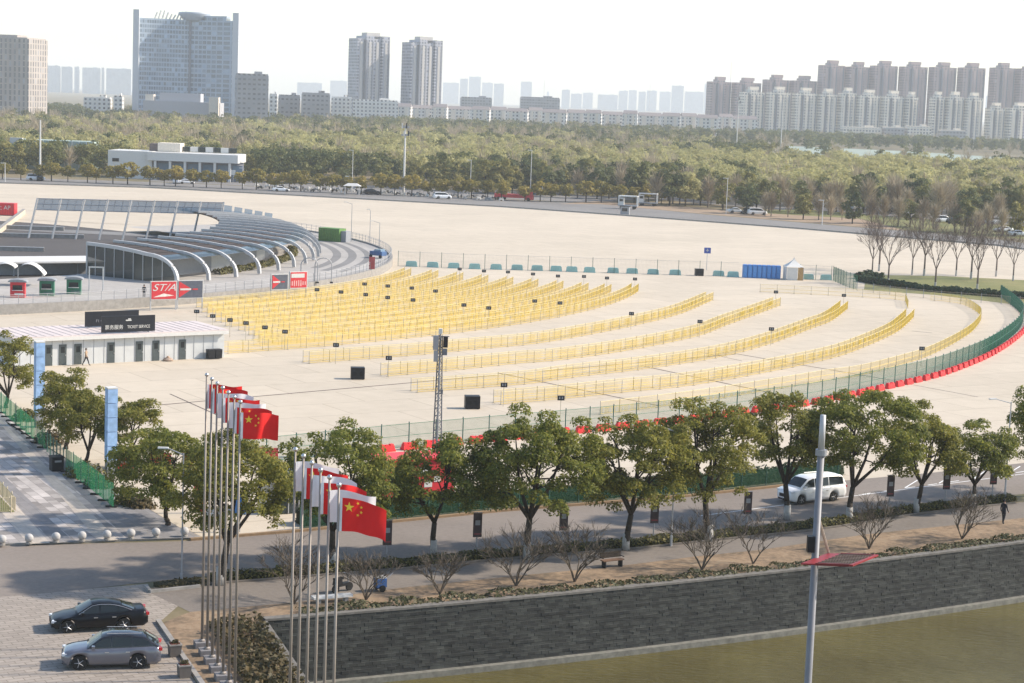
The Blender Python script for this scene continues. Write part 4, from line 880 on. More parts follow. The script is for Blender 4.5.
mb.build('roof_rib', M['whiteR'], hut)
for x in (48, 62, 77, 111, 139, 155, 181.5):
    u = ut(x); dr = MB().box((u, -.03, 1.05), (.78, .06, 2.1)).build('door', plain('grey_green_door', (.07, .085, .085), .5), hut); MB().box((u, -.065, 1.55), (.4, .015, .6)).build('pane', M['glass'], dr); MB().box((u + .3, -.08, 1.0), (.05, .05, .14)).build('handle', M['alloy'], dr)
def roof_sign(label, x0, x1, yb, yt, txt, dy):
    zb = Hh + .3; u0, u1 = ut(x0), ut(x1); h = (yt[1] - yt[0]) * 1.0; w = hut.location + Matrix.Rotation(hz, 3, 'Z') @ Vector(((u0 + u1) / 2, dy, 0))
    t = thing('roof_sign', label, 'sign', (w.x, w.y, zb), hz); wd = u1 - u0; MB().box((0, 0, h / 2 + .1), (wd, .12, h)).build('board', M['black'], t)
    for s in (-.4, 0, .4): MB().tube((s * wd, .1, 0), (s * wd, .9, .05), .04).tube((s * wd, .9, 0), (s * wd, .1, h * .8), .03).build('brace', M['greysteel'], t)
    return t, wd, h
t, wd, h = roof_sign('black ticket service board standing on the front edge of the hut roof', 100, 153, 336, (0, 1.65), '', -.2)
lettering('票务服务', .5, M['white'], t, upright((-wd * .27, -.075, h * .36))); lettering('TICKET SERVICE', .44, M['white'], t, upright((wd * .19, -.075, h * .36)), sx=.78); MB().box((0, -.075, h * .78), (.6, .03, .12)).box((.1, -.075, h * .86), (.3, .03, .1)).build('emblem', M['white'], t)
t, wd, h = roof_sign('second black board behind the ticket service board, its lettering faint', 103.5, 157.5, 327, (0, 1.55), '', 5.0)
lettering('F1 GRAND PRIX', .42, M['greyp'], t, upright((-.3, -.075, h * .42)))
bu = ut(211)
for k, lab in ((0, 'left black bin against the right end of the ticket hut'), (1, 'right black bin against the right end of the ticket hut')):
    w = hut.location + Matrix.Rotation(hz, 3, 'Z') @ Vector((bu - .35 + k * .8, -.6, 0)); t = thing('wheeled_bin', lab, 'bin', (w.x, w.y, 0), hz); MB().box((0, 0, .5), (.68, .7, .86), taper=1.08).build('body', M['dark'], t); MB().box((0, 0, .98), (.74, .76, .09)).build('lid', M['black'], t)
    for s in (-1, 1): MB().lathe([(0, 0), (.1, 0), (.1, .06), (0, .06)], 10, (s * .25, .3, .1), axis='y').build('wheel', M['rubber'], t)
w = hut.location + Matrix.Rotation(hz, 3, 'Z') @ Vector((ut(166), -.55, 0)); t = thing('sandbag_pile', 'small brown sack lying at the hut wall between two doors', 'sack', (w.x, w.y, 0)); MB().lathe([(.05, 0), (.5, .03), (.55, .15), (.35, .32), (.05, .36)], 10).build('sack', plain('sacking', (.35, .26, .2), .9), t); MB().lathe([(.03, .3), (.2, .36), (.12, .5), (.03, .52)], 8).build('tie', plain('sack_tie', (.45, .3, .2), .9), t)

# ------------------------------------------------------------------ left square: columns, bollards, netting, bin
for px, h, lab in (((39, 427), 7.0, 'blue printed column farther back at the left edge, beside the ticket hut'), ((110.5, 476), 6.4, 'blue printed column nearer the road on the left')):
    p = W(*px); t = thing('printed_column', lab, 'column', tuple(p), .5); MB().box((0, 0, .6), (.66, .66, 1.2)).build('base', M['greysteel'], t); n = 5; s = (h - 1.2) / n
    for k in range(n): MB().box((0, 0, 1.2 + s * (k + .5)), (.72, .72, s - .04)).build('panel', M['bluecol'], t)
    MB().box((0, 0, h + .05), (.74, .74, .1)).build('cap', M['white'], t)
bol = thing('stone_bollard', 'round stone ball bollard in the row along the kerb of the granite square', 'bollard', (0, 0, 0), 0, 'ball bollards along the kerb')
MB().lathe([(.02, .06)] + [(.27 * math.sin(PI * k / 10), .36 - .27 * math.cos(PI * k / 10)) for k in range(1, 10)] + [(.02, .63)], 14).build('ball', plain('bollard_stone', (.42, .41, .40), .8), bol, smooth=True); MB().lathe([(.2, 0), (.2, .1), (.1, .14)], 12).build('plinth', M['kerb'], bol)
for i, px in enumerate([(2, 545), (29, 543.7), (56, 542.3), (82, 541.2), (107, 540), (131, 538.6), (156, 537.6), (184.5, 536.6)]):
    p = W(*px, .13); (setattr(bol, 'location', p) if i == 0 else dup(bol, p))
def netfence(label, px, h, post_step=2.1):
    pts = [W(*q, .13) for q in px]; o = pts[0]; t = thing('netting_fence', label, 'fence', tuple(o)); mb = MB(); loc = resample([p - o for p in pts], .6)
    for p, q in zip(loc, loc[1:]):
        wv = Vector((.03 * math.sin(p.y * 3), 0, 0)); mb.add([p + wv + Vector((0, 0, .12)), q + Vector((0, 0, .12)), q + Vector((0, 0, h)), p + wv + Vector((0, 0, h - .04))], [(0, 1, 2, 3)])
    mb.build('netting', M['greennet2'], t); pm = MB().tube((0, 0, 0), (0, 0, h + .12), .03, None, 5).mesh('post', M['greenpost']); fm = MB().box((0, 0, .06), (.75, .3, .1)).mesh('foot', M['dark'])
    for p in resample(loc, post_step): q = put('post', pm, t, tuple(p)); put('foot', fm, q)
netfence('green netting fence along the upper edge of the granite square', [(-20, 398), (0, 412), (47, 452)], 1.75)
netfence('green netting fence from the black bin down to the road', [(66, 472), (90, 490), (115, 510)], 1.75)
wire_fence('wire_fence', 'thin open railing joining the two green netting fences', [W(47, 452, .13), W(66, 472, .13)], 1.5, (M['green'], M['greenpost']), 1.4, .3, .014)
p = W(56.5, 470.5, .13); t = thing('litter_bin', 'black square litter bin beside the green netting fence', 'bin', tuple(p), .5); MB().box((0, 0, .5), (.85, .85, .95)).build('body', M['dark'], t); MB().box((0, 0, 1.02), (.92, .92, .1)).build('lid', M['black'], t); MB().box((0, -.44, .75), (.5, .03, .14)).build('slot', M['greyp'], t)
lw = [W(-40, 486, .13), W(-10, 486, .13), W(15, 512, .13), W(-40, 513, .13)]; sheet('lawn', lw, .14, M['lawn'], True)
wire_fence('low_railing', 'cream railing at the corner of the small lawn on the granite square', [W(-40, 514, .14), W(15.5, 512.5, .14), W(-9, 486, .14)], 1.0, (plain('cream_rail', (.55, .47, .33), .6), plain('cream_post', (.55, .47, .33), .6)), 1.6, .14, .03)
for i, (px, s) in enumerate((((26, 420), 1.2), ((50, 444), 1.4), ((85, 478), 1.5), ((100, 488), 1.2), ((128, 505), 1.3), ((140, 508), 1.1))):
    p = W(*px); P = rng.normal(0, 1, (700, 3)); P /= np.linalg.norm(P, axis=1)[:, None]; P[:, 2] = abs(P[:, 2]); mb = MB(); mb.leaves(P * s * rng.uniform(.5, 1.05, (700, 1)) * np.array([1, 1, .8]), P, .16, rng)
    o = mb.build('garden_shrub', M['coverB'] if i % 2 else M['hedge'], None, tuple(p)); tag(o, 'low rounded shrub in the bed behind the green netting fence', 'shrub', 'shrubs behind the netting fence')
# booth, banners and boards glimpsed behind the trees
p = W(274, 512); t = thing('glass_booth', 'dark glass booth with a white panel behind the flagpoles', 'booth', tuple(p), .5); MB().box((1.0, 0, 1.3), (2.2, 1.8, 2.5)).build('cabin', M['wall_glass'], t); MB().box((-.7, -.3, 1.2), (1.1, .12, 2.3)).build('panel', M['white'], t); MB().box((.6, 0, 2.65), (3.4, 2.2, .14)).build('roof', M['greysteel'], t)
for x in (-.1, .65, 1.4, 2.1): MB().box((x, -.93, 1.3), (.06, .06, 2.5)).build('mullion', M['paleSteel'], t)
t = board_sign('small_banner', 'small blue and white banner behind the first flagpoles', (240, 503), 1.9, .7, 1.4, M['blue'])
for px, w_, h_, lab in (((160, 459), 1.6, .9, 'small red board glimpsed left in the bushy tree crown'), ((187.5, 458), .7, 1.2, 'narrow red banner glimpsed behind the bushy tree'), ((200, 491), .8, 1.3, 'red and white banner close behind the first flagpoles, upper'), ((201, 505), .6, .9, 'red and white banner close behind the first flagpoles, lower'), ((266, 453), 1.8, .8, 'red board glimpsed right of the first flags')):
    board_sign('red_board', lab, px, 1.5, w_, h_, M['redboard'])
p = W(125.5, 468); t = thing('red_box', 'red lettered box standing right of the nearer blue column', 'box', tuple(p), .4); MB().box((0, 0, .45), (1.2, .6, .85)).build('body', M['red'], t); mb = MB()
for x in (-.3, 0, .3): mb.box((x, -.31, .5), (.16, .02, .2))
mb.build('lettering', M['white'], t)
p = W(412, 499); t = thing('red_booth', 'red event booth with white emblems half hidden behind the first round tree', 'booth', tuple(p), .5); MB().box((0, 0, 1.5), (5.2, 2.5, 3.0)).build('body', M['redboard'], t); MB().box((0, 0, 3.06), (5.5, 2.8, .14)).build('roof', M['red'], t)
mb = MB()
for x, z, s in ((-1.2, 2.1, .55), (.3, 2.2, .7), (1.3, 1.6, .5), (.6, 1.3, .6)): mb.box((x, -1.27, z), (s, .03, s * .8))
mb.build('emblem', M['white'], t); MB().box((-1.6, -1.27, 1.0), (.9, .04, 1.9)).build('door', M['dark'], t)
p = W(386, 492); t = thing('white_gazebo', 'white small gazebo roof left of the red booth', 'gazebo', tuple(p), .4); MB().box((0, 0, 2.3), (1.7, 1.7, .4), taper=.5).build('canopy', M['white'], t)
for sx in (-1, 1):
    for s2 in (-1, 1): MB().tube((sx * .75, s2 * .75, 0), (sx * .75, s2 * .75, 2.2), .04).build('leg', M['paleSteel'], t)

# ------------------------------------------------------------------ banners, lamps, bench on the footpath
ban = [((476, 522), 1.75), ((562, 516), 1.75), ((652.6, 516), 1.65), ((746, 503), 1.75), ((888, 490), 1.6), ((944, 483), 1.6), ((991, 479), 1.5), ((386, 540), 1.7)]
art = plain('dim_banner_print', (.055, .04, .04), .7, var=.6, scale=3.)
hh = [W(x, y - 4) for x, y in hedge_px]
def on_hedge(xpx):
    for p, q, a, b in zip(hh, hh[1:], hedge_px, hedge_px[1:]):
        if a[0] <= xpx <= b[0]: return p.lerp(q, (xpx - a[0]) / (b[0] - a[0]))
    return hh[-1]
names = ['below the broadest tree, left one', 'below the broadest tree, right one', 'beside the low forking tree', 'right of the tall open tree', 'right of the dark dense tree', 'between the yellowish and the small tree', 'right of the small tree', 'just right of the second flag group']
for (px, h), nm in zip(ban, names):
    p = on_hedge(px[0]); t = thing('lamp_banner', 'dark printed banner on a post, ' + nm, 'banner', tuple(p), .25); MB().tube((0, 0, 0), (0, 0, 2.85), .045).build('post', M['greysteel'], t); b = MB().box((0, -.06, 2.05), (.55, .04, 1.5)).build('banner', art, t); MB().box((0, -.09, 1.5), (.42, .02, .08)).build('print', plain('dull_red_print', (.2, .04, .04), .7), b); MB().box((0, -.09, 2.2), (.3, .02, .3)).build('print', M['greyp'], b); MB().tube((-.3, 0, 2.82), (.3, 0, 2.82), .025).build('crossbar', M['greysteel'], t)
p = on_hedge(670); lamp('slim pale lamp post among the trees beside the low forking tree', (671, 546), 7.5, 1.0, 'paleSteel', thick=.055)
lamp('pale lamp post at right beside the walking person', (1004.5, 501), 7.4, 1.4, 'paleSteel', rz=.4)
lamp('pale lamp post at the kerbed island tip left of the flagpoles', (181.5, 585), 7.6, .9, 'greysteel', thick=.055)
p = W(612, 567); t = thing('park_bench', 'wooden bench on the footpath beside the low forking tree', 'bench', tuple(p), RD)
MB().box((0, 0, .45), (1.5, .42, .06)).build('seat', plain('bench_wood', (.16, .09, .055), .7), t); MB().box((0, .25, .72), (1.5, .06, .36)).build('backrest', M['bark'], t)
for s in (-1, 1): MB().box((s * .6, 0, .22), (.07, .4, .44)).build('leg', M['dark'], t)
for s in (-.75, .75): MB().box((s, .05, .62), (.05, .4, .05)).build('armrest', M['dark'], t)
p = W(380, 591); t = thing('hand_cart', 'blue covered hand cart behind the bare shrub by the second flag group', 'cart', tuple(p), RD); MB().box((0, 0, .5), (.6, .5, .5)).build('cover', plain('navy_blue_cover', (.03, .09, .25), .7), t); MB().box((0, 0, .8), (.6, .4, .08)).build('lid', M['white'], t); MB().tube((.45, 0, .7), (.8, 0, 1.0), .025).build('handle', M['greysteel'], t)
for s in (-1, 1): MB().lathe([(0, 0), (.2, 0), (.2, .06), (0, .06)], 12, (0, s * .34, .2), axis='y').build('wheel', M['rubber'], t)
p = W(342, 592); t = thing('parked_scooter', 'dark scooter parked behind the second flag group poles', 'scooter', tuple(p), RD + .3)
MB().box((0, 0, .45), (.9, .3, .16)).box((-.35, 0, .62), (.55, .3, .3), taper=.85).build('body', M['dark'], t); MB().box((-.3, 0, .82), (.6, .28, .1)).build('seat', M['rubber'], t); MB().tube((.5, 0, .35), (.38, 0, 1.0), .04).tube((.38, -.3, 1.02), (.38, .3, 1.02), .02).build('handlebar', M['greysteel'], t)
for s in (-.5, .55): MB().lathe([(.12, 0), (.25, 0), (.25, .1), (.12, .1)], 14, (s, -.05, .25), axis='y').build('wheel', M['rubber'], t)
p = W(332, 602); t = thing('stone_bench', 'low white stone slab on the wall edge behind the second flag group', 'bench', tuple(p), RD - .1); MB().box((0, 0, .33), (2.3, .5, .12)).build('seat', M['white'], t); MB().box((-.8, 0, .13), (.2, .4, .27)).build('leg', M['kerb'], t); MB().box((.8, 0, .13), (.2, .4, .27)).build('leg', M['kerb'], t)

# ------------------------------------------------------------------ flagpoles and flags
drow = Vector((.33, -.944, 0)).normalized()
def star(c, r, rot=0.):
    return [(c[0] + (r if k % 2 == 0 else r * .382) * math.cos(rot + PI / 2 + PI * k / 5), c[1] + (r if k % 2 == 0 else r * .382) * math.sin(rot + PI / 2 + PI * k / 5)) for k in range(10)]
FW, FH = 1.86, 1.22
def flag_fn(seed, droop):
    ph = seed * 1.7
    def f(u, v):   # u along the fly 0..FW, v down the hoist 0..FH
        s = max(0., u / FW); x = u * (1 - .10 * s); y = (.14 + .05 * math.sin(seed * 2.3)) * s ** .6 * math.sin(3.6 * u - ph) + .04 * math.sin(7 * u + v * 2 + ph)
        return Vector((x, y + .06 * math.sin(v * 2.5 + ph) * s, -v - droop * s * s * (1 - .25 * v / FH) + .05 * math.sin(4.2 * u + ph) * s))
    return f
def make_flag(kind, label, pos, seed, droop, rz):
    t = thing('flag', label, 'flag', tuple(pos), rz); f = flag_fn(seed, droop); nu, nv = 28, 14
    rows = [[f(FW * i / nu, FH * j / nv) for j in range(nv + 1)] for i in range(nu + 1)]; mb = MB(); mb.grid(rows); off = Vector((0, .008, 0)); mb.grid([[p + off for p in r] for r in rows[::-1]])
    mb.build('cloth', M['redcloth'] if kind == 'red' else M['whitecloth'], t, smooth=True)
    MB().grid([[f(-.04, FH * j / nv) + Vector((0, s * .01, 0)) for j in range(nv + 1)] for s in (-1, 1)] ).grid([[f(u, FH * j / nv) + Vector((0, -.012, 0)) for j in range(nv + 1)] for u in (-.05, .06)]).build('hoist_band', M['whitecloth'], t)
    def decal(poly, name, mat, sub=True):
        for sgn in (-.014, .022):
            mb = MB(); cx = sum(p[0] for p in poly) / len(poly); cy = sum(p[1] for p in poly) / len(poly); vs = [f(cx, cy) + Vector((0, sgn, 0))] + [f(*p) + Vector((0, sgn, 0)) for p in poly]
            mb.add(vs, [(0, k, k % len(poly) + 1) for k in range(1, len(poly) + 1)]); mb.build(name, mat, t)
    if kind == 'red':
        decal([(x, .32 - y) for x, y in star((.32, 0), .20)], 'star', M['gold'])
        for cx, cy, rr in ((.65, .13, .3), (.78, .26, .1), (.78, .45, -.1), (.65, .58, -.3)): decal([(cx + x, cy - y) for x, y in star((0, 0), .067, rr)], 'star', M['gold'])
    else:
        for dx, dy, w in ((.6, .5, .26), (.85, .62, .2), (.55, .75, .14)): decal([(dx, dy), (dx + w, dy + .05), (dx + w * .9, dy + .17), (dx + .05, dy + .13)], 'emblem', M['greyp'])
    return t
def flag_row(start, n, kinds, grp, gname, H=13.8):
    for i in range(n):
        p = start + drow * (1.43 * i)
        nm = '%s of the %s' % (ORD[i], gname)
        t = thing('flagpole', 'tall steel flagpole with ball top, %s from its far end' % nm, 'flagpole', tuple(p), 0, grp)
        MB().tube((0, 0, .3), (0, 0, H), .075, .042, 10).build('pole', M['steel'], t, smooth=True)
        MB().lathe([(.01, H)] + [(.10 * math.sin(PI * k / 8), H + .1 - .10 * math.cos(PI * k / 8)) for k in range(1, 8)] + [(.01, H + .2)], 10).build('finial', M['alloy'], t, smooth=True)
        MB().box((0, 0, .15), (.75, .75, .3), .33).build('plinth', M['granite_dark'], t); MB().lathe([(.16, .3), (.16, .36), (.1, .42)], 10).build('collar', M['steel'], t)
        k = kinds[i]; rz = .10 + rnd.uniform(-.12, .12)
        make_flag(k, ('red national flag with yellow stars on the %s' if k == 'red' else 'white flag with a small grey emblem on the %s') % ('%s pole of the %s' % (ORD[i], gname)), p + Vector((.08, 0, H - .38)), i + (3 if n == 6 else 0), .10 if n == 7 else (.45 if i == n - 1 else .3), rz)
flag_row(Vector((-15.1, 95.9, 0)), 7, ['red', 'red', 'white', 'red', 'white', 'red', 'red'], 'flagpoles of the left row', 'farther left row')
flag_row(Vector((-8.45, 76.4, 0)), 6, ['white', 'red', 'white', 'red', 'white', 'red'], 'flagpoles of the right row', 'nearer right row')
for px, lab in (((174.5, 656), 'square stone planter with withered plants, the one closer to the grass'), ((184, 677), 'square stone planter with reddish soil, nearest the camera')):
    p = W(*px); t = thing('stone_planter', lab, 'planter', tuple(p), .4); MB().box((0, 0, .3), (.52, .52, .6), taper=1.15).build('pot', plain('planter_stone', (.14, .12, .105), .85), t); MB().box((0, 0, .62), (.64, .64, .06)).build('rim', M['kerb'], t); MB().box((0, 0, .656), (.48, .48, .02)).build('soil', plain('red_soil', (.13, .035, .025), .95), t)
    q = rng.normal(0, 1, (120, 3)); mb = MB(); mb.leaves(q * np.array([.12, .12, .06]) + np.array([0, 0, .72]), q, .07, rng); mb.build('plant', M['coverB'], t)
mb = MB(); a, b = W(158, 622), W(210, 697); d = b - a; mb.box(((a.x + b.x) / 2, (a.y + b.y) / 2, .08), (d.length, .25, .16), math.atan2(d.y, d.x))
for p, q in (((150, 592.5), (146, 588)), ((150, 593), (200, 587.5))):
    a, b = W(*p), W(*q); d = b - a; mb.box(((a.x + b.x) / 2, (a.y + b.y) / 2, .085), (d.length, .18, .17), math.atan2(d.y, d.x))
struct('kerb', mb, M['kerb'])

# ------------------------------------------------------------------ foreground pole with red edged panel
tp = WD(823.2, 415, 54); t = thing('tall_pole', 'tall grey pole with a flat red edged mesh panel standing before the water', 'pole', (tp.x, tp.y, -4)); Hp = tp.z + 4
MB().tube((0, 0, 0), (0, 0, Hp - 1.0), .125, .10, 12).build('pole', plain('pale_grey_pole', (.19, .19, .205), .5, .0, var=.08), t, smooth=True); MB().tube((0, 0, Hp - 1.0), (0, 0, Hp), .095, .08, 12).build('lamp_tube', M['paleSteel'], t, smooth=True); MB().tube((0, 0, Hp - 1.15), (0, 0, Hp - .98), .16, None, 12).build('collar', M['greysteel'], t)
ca, cb, cc, cd = [WD(x, y, Y) for x, y, Y in ((802, 564, 53.2), (829, 548.5, 54.6), (879, 549.5, 54.6), (853, 564, 53.2))]; o = Vector((tp.x, tp.y, -4)); ca, cb, cc, cd = [Vector((v.x, v.y, ca.z)) - o for v in (ca, cb, cc, cd)]
pn = MB(); ux = (cd - ca); uy = (cb - ca); up = Vector((0, 0, .05))
def slab(mb, a0, a1, b0, b1, z0, z1):
    vs = [ca + ux * a + uy * b + Vector((0, 0, z)) for z in (z0, z1) for a, b in ((a0, b0), (a1, b0), (a1, b1), (a0, b1))]; mb.add(vs, [(3, 2, 1, 0), (4, 5, 6, 7), (0, 1, 5, 4), (1, 2, 6, 5), (2, 3, 7, 6), (3, 0, 4, 7)])
redm = plain('red_painted_panel', (.24, .022, .026), .5); darkred = plain('dark_red_frame', (.16, .02, .022), .5)
m1 = MB(); slab(m1, -.02, .26, 0, 1, -.02, .02); m1.build('red_panel', redm, t); m1 = MB(); slab(m1, .93, 1, 0, 1, -.02, .03); m1.build('red_edge', redm, t)
m1 = MB(); slab(m1, .26, .92, .96, 1, -.03, .04); slab(m1, .26, .92, 0, .04, -.03, .04); m1.build('frame', darkred, t)
m1 = MB()
for k in range(12): slab(m1, .27 + k * .054, .285 + k * .054, .04, .96, 0, .02)
for k in range(7): slab(m1, .26, .92, .1 + k * .13, .125 + k * .13, .021, .035)
m1.build('mesh', plain('brown_lattice', (.12, .085, .07), .7), t)
MB().tube((.05, 0, ca.z + 1.1), (cb.x, cb.y, ca.z + .02), .05, .04, 6).build('bracket', plain('beige_bracket', (.5, .4, .32), .5), t); MB().box((-.16, -.1, 17.2 + 2.7), (.2, .25, .45)).build('box', M['dark'], t)

# ------------------------------------------------------------------ people
def person(label, loc, rz, cols, stride=.25, h=1.72, simple=False):
    t = thing('person', label, 'person', tuple(loc), rz); s = h / 1.72
    vs = [((0, 0, .93), .135), ((0, 0, 1.12), .13), ((0, .0, 1.33), .155), ((0, 0, 1.46), .07), ((0, -.02, 1.55), .075), ((0, -.03, 1.64), .095), ((0, -.02, 1.71), .06)]
    ed = [(0, 1), (1, 2), (2, 3), (3, 4), (4, 5), (5, 6)]
    for sg in (-1, 1):
        b = len(vs); st = stride * sg
        vs += [((sg * .1, 0, .86), .105), ((sg * .1, -st * .45 - .03, .48), .07), ((sg * .1, -st + .04, .09), .05), ((sg * .11, -st - .12, .045), .042)]
        ed += [(0, b), (b, b + 1), (b + 1, b + 2), (b + 2, b + 3)]
        b = len(vs); vs += [((sg * .2, 0, 1.37), .075), ((sg * .25, st * .35, 1.1), .05), ((sg * .25, st * .7 - .1, .88), .038), ((sg * .25, st * .75 - .13, .8), .04)]
        ed += [(2, b), (b, b + 1), (b + 1, b + 2), (b + 2, b + 3)]
    me = bpy.data.meshes.new('body'); bm = bmesh.new(); sk_ = bm.verts.layers.skin.verify(); bv = []
    for i, (c, r) in enumerate(vs):
        v = bm.verts.new(Vector(c) * s); v[sk_].radius = (r * s, r * s * .85); v[sk_].use_root = (i == 0); bv.append(v)
    for a, b in ed: bm.edges.new((bv[a], bv[b]))
    bm.to_mesh(me); bm.free(); tmp = bpy.data.objects.new('body_tmp', me); col.objects.link(tmp); tmp.modifiers.new('skin', 'SKIN'); tmp.modifiers.new('sub', 'SUBSURF').levels = 1
    bpy.context.view_layer.update(); m2 = bpy.data.meshes.new_from_object(tmp.evaluated_get(bpy.context.evaluated_depsgraph_get())); bpy.data.objects.remove(tmp); m2.name = 'body'
    m2.materials.clear()
    for c in cols: m2.materials.append(c)      # skin, jacket, trousers, shoes
    for p in m2.polygons:
        z = p.center.z / s; x = abs(p.center.x) / s; p.use_smooth = True
        p.material_index = 0 if z > 1.47 or (x > .2 and z < .86 and z > .7) else (1 if z > .9 or x > .19 else (2 if z > .12 else 3))
    o = bpy.data.objects.new('body', m2); col.objects.link(o); o.parent = t
    MB().lathe([(.02, 1.585 * s), (.105 * s, 1.6 * s), (.112 * s, 1.67 * s), (.08 * s, 1.735 * s), (.02, 1.76 * s)], 10, (0, .012, 0)).build('hair', plain('black_hair', (.015, .013, .012), .7), t, smooth=True)
    return t
skin = plain('skin', (.45, .28, .2), .6); navy = plain('navy_cloth', (.02, .022, .03), .85); charcoal = plain('charcoal_cloth', (.035, .035, .04), .85); tan = plain('tan_cloth', (.34, .24, .16), .85); shoe = plain('dark_shoe', (.02, .02, .02), .6)
person('person in dark clothes walking on the footpath at right', W(1003, 524), 2.2, [skin, navy, charcoal, shoe], .12)
person('person in a tan top walking past the hut doors', W(86, 365.5), 1.3, [skin, tan, charcoal, shoe], .34)
person('person in black standing in an open hut doorway', W(80.5, 363.5), .3, [skin, navy, navy, shoe], .08)
person('person in black standing left of the lettered red billboard', W(144, 298, PZ), .3, [skin, navy, navy, shoe], .08)

# ------------------------------------------------------------------ cars
SPEC = {
 'sedan': dict(L=4.9, W=1.85, H=1.45, top=[(0, .55), (.02, .66), (.08, .75), (.27, .92), (.5, .95), (.75, .98), (.86, 1.02), (.965, 1.03), (1, .82)], cab=[(.25, .93), (.42, 1.40), (.50, 1.45), (.62, 1.43), (.72, 1.33), (.88, 1.03)], fr=.165, rr=.745, wr=.34),
 'suv': dict(L=4.7, W=1.9, H=1.68, top=[(0, .66), (.02, .82), (.1, .93), (.26, 1.05), (.6, 1.08), (.9, 1.12), (.975, 1.10), (1, .85)], cab=[(.25, 1.05), (.40, 1.55), (.50, 1.65), (.68, 1.64), (.84, 1.54), (.975, 1.12)], fr=.175, rr=.765, wr=.37),
 'van': dict(L=5.2, W=1.95, H=1.92, top=[(0, .72), (.015, .95), (.07, 1.06), (.18, 1.16), (.6, 1.18), (.94, 1.2), (.985, 1.18), (1, .9)], cab=[(.14, 1.14), (.30, 1.76), (.38, 1.88), (.7, 1.92), (.92, 1.87), (.99, 1.22)], fr=.17, rr=.755, wr=.36)}
def make_car(kind, label, loc, rz, paint, name='parked_car', cat='car', detail=True, roofm=None):
    S = SPEC[kind]; L, Wd, H = S['L'], S['W'], S['H']; t = thing(name, label, cat, tuple(loc), rz); wr = S['wr']; hw = Wd / 2
    ns = 70 if detail else 34; rows = []
    for i in range(ns + 1):
        s = i / ns; x = L / 2 - s * L; zt = lerp_prof(S['top'], s); w = hw * (1 - .24 * max(0, (.07 - s) / .07) ** 2 - .13 * max(0, (s - .93) / .07) ** 2)
        zb = .24 + .10 * max(0, (.05 - s) / .05) + .14 * max(0, (s - .95) / .05)
        for c in (S['fr'], S['rr']):
            dx = (s - c) * L; rr = wr + .06
            if abs(dx) < rr: zb = max(zb, wr + math.sqrt(rr * rr - dx * dx) * .98)
        hgt = zt - zb; half = [(0, zb), (w * .93, zb), (w * .985, zb + .22 * hgt), (w, zb + .5 * hgt), (w * .975, zb + .8 * hgt), (w * .90, zt - .012), (w * .5, zt + .025), (0, zt + .035)]
        ring_ = [(x, y, z) for y, z in half] + [(x, -y, z) for y, z in half[-2:0:-1]]; rows.append(ring_ + [ring_[0]])
    mb = MB(); mb.grid(rows); n = len(rows[0]); mb.add(rows[0][:-1], [tuple(range(n - 1))]); mb.add(rows[-1][:-1], [tuple(range(n - 2, -1, -1))]); mb.build('body', paint, t, smooth=True)
    cab = S['cab']; x0, x1 = cab[0][0], cab[-1][0]; zr = H; wb_, wrf = hw * .90, hw * (.66 if kind == 'sedan' else .74)
    def cpt(s, z, zb_): k = max(0, min(1, (z - zb_) / (H - zb_))); return wb_ + (wrf - wb_) * k
    K = 26; ss = [x0 + (x1 - x0) * i / K for i in range(K + 1)]; rows = []
    for s in ss:
        z = lerp_prof(cab, s); zb_ = lerp_prof(S['top'], s) - .02; z = max(z, zb_ + .005); x = L / 2 - s * L; y1 = cpt(s, z, zb_)
        rows.append([(x, wb_, zb_), (x, (wb_ + y1) / 2 + .012, (zb_ + z) / 2), (x, y1, z - .03), (x, y1 * .93, z), (x, 0, z + .03), (x, -y1 * .93, z), (x, -y1, z - .03), (x, -(wb_ + y1) / 2 - .012, (zb_ + z) / 2), (x, -wb_, zb_)])
    mb = MB(); mb.grid(rows); mb.build('roof', roofm or paint, t, smooth=True)
    def side_glass(a, b, sg, nm='window'):
        rows = []
        for i in range(9):
            s = a + (b - a) * i / 8; zb_ = lerp_prof(S['top'], s); z = lerp_prof(cab, s) - .085; lo = zb_ + .045; z = max(z, lo + .01); x = L / 2 - s * L
            rows.append([(x, sg * (cpt(s, zz, zb_) + .014), zz) for zz in (lo, (lo + z) / 2, z)])
        mb = MB(); mb.grid(rows if sg < 0 else rows[::-1]); return mb.build(nm, M['glass'], t)
    spl = {'sedan': ((.30, .49), (.505, .68), (.69, .79)), 'suv': ((.30, .49), (.505, .70), (.715, .88)), 'van': ((.20, .40), (.415, .66), (.675, .93))}[kind]
    for a, b in spl if detail else ((spl[0][0], spl[-1][1]),):
        for sg in (-1, 1): side_glass(a, b, sg)
    def top_glass(a, b, nm):
        rows = []
        for i in range(7):
            s = a + (b - a) * i / 6; z = lerp_prof(cab, s); zb_ = lerp_prof(S['top'], s); y = cpt(s, z, zb_) * .88; x = L / 2 - s * L; rows.append([(x, k * y, z + .03 * (1 - k * k) + .014) for k in (-1, -.5, 0, .5, 1)])
        mb = MB(); mb.grid(rows); mb.build(nm, M['glass'], t)
    top_glass(cab[0][0] + .02, cab[1][0] - .005, 'windscreen'); top_glass(cab[-2][0] + .012, cab[-1][0] - .025, 'rear_window')
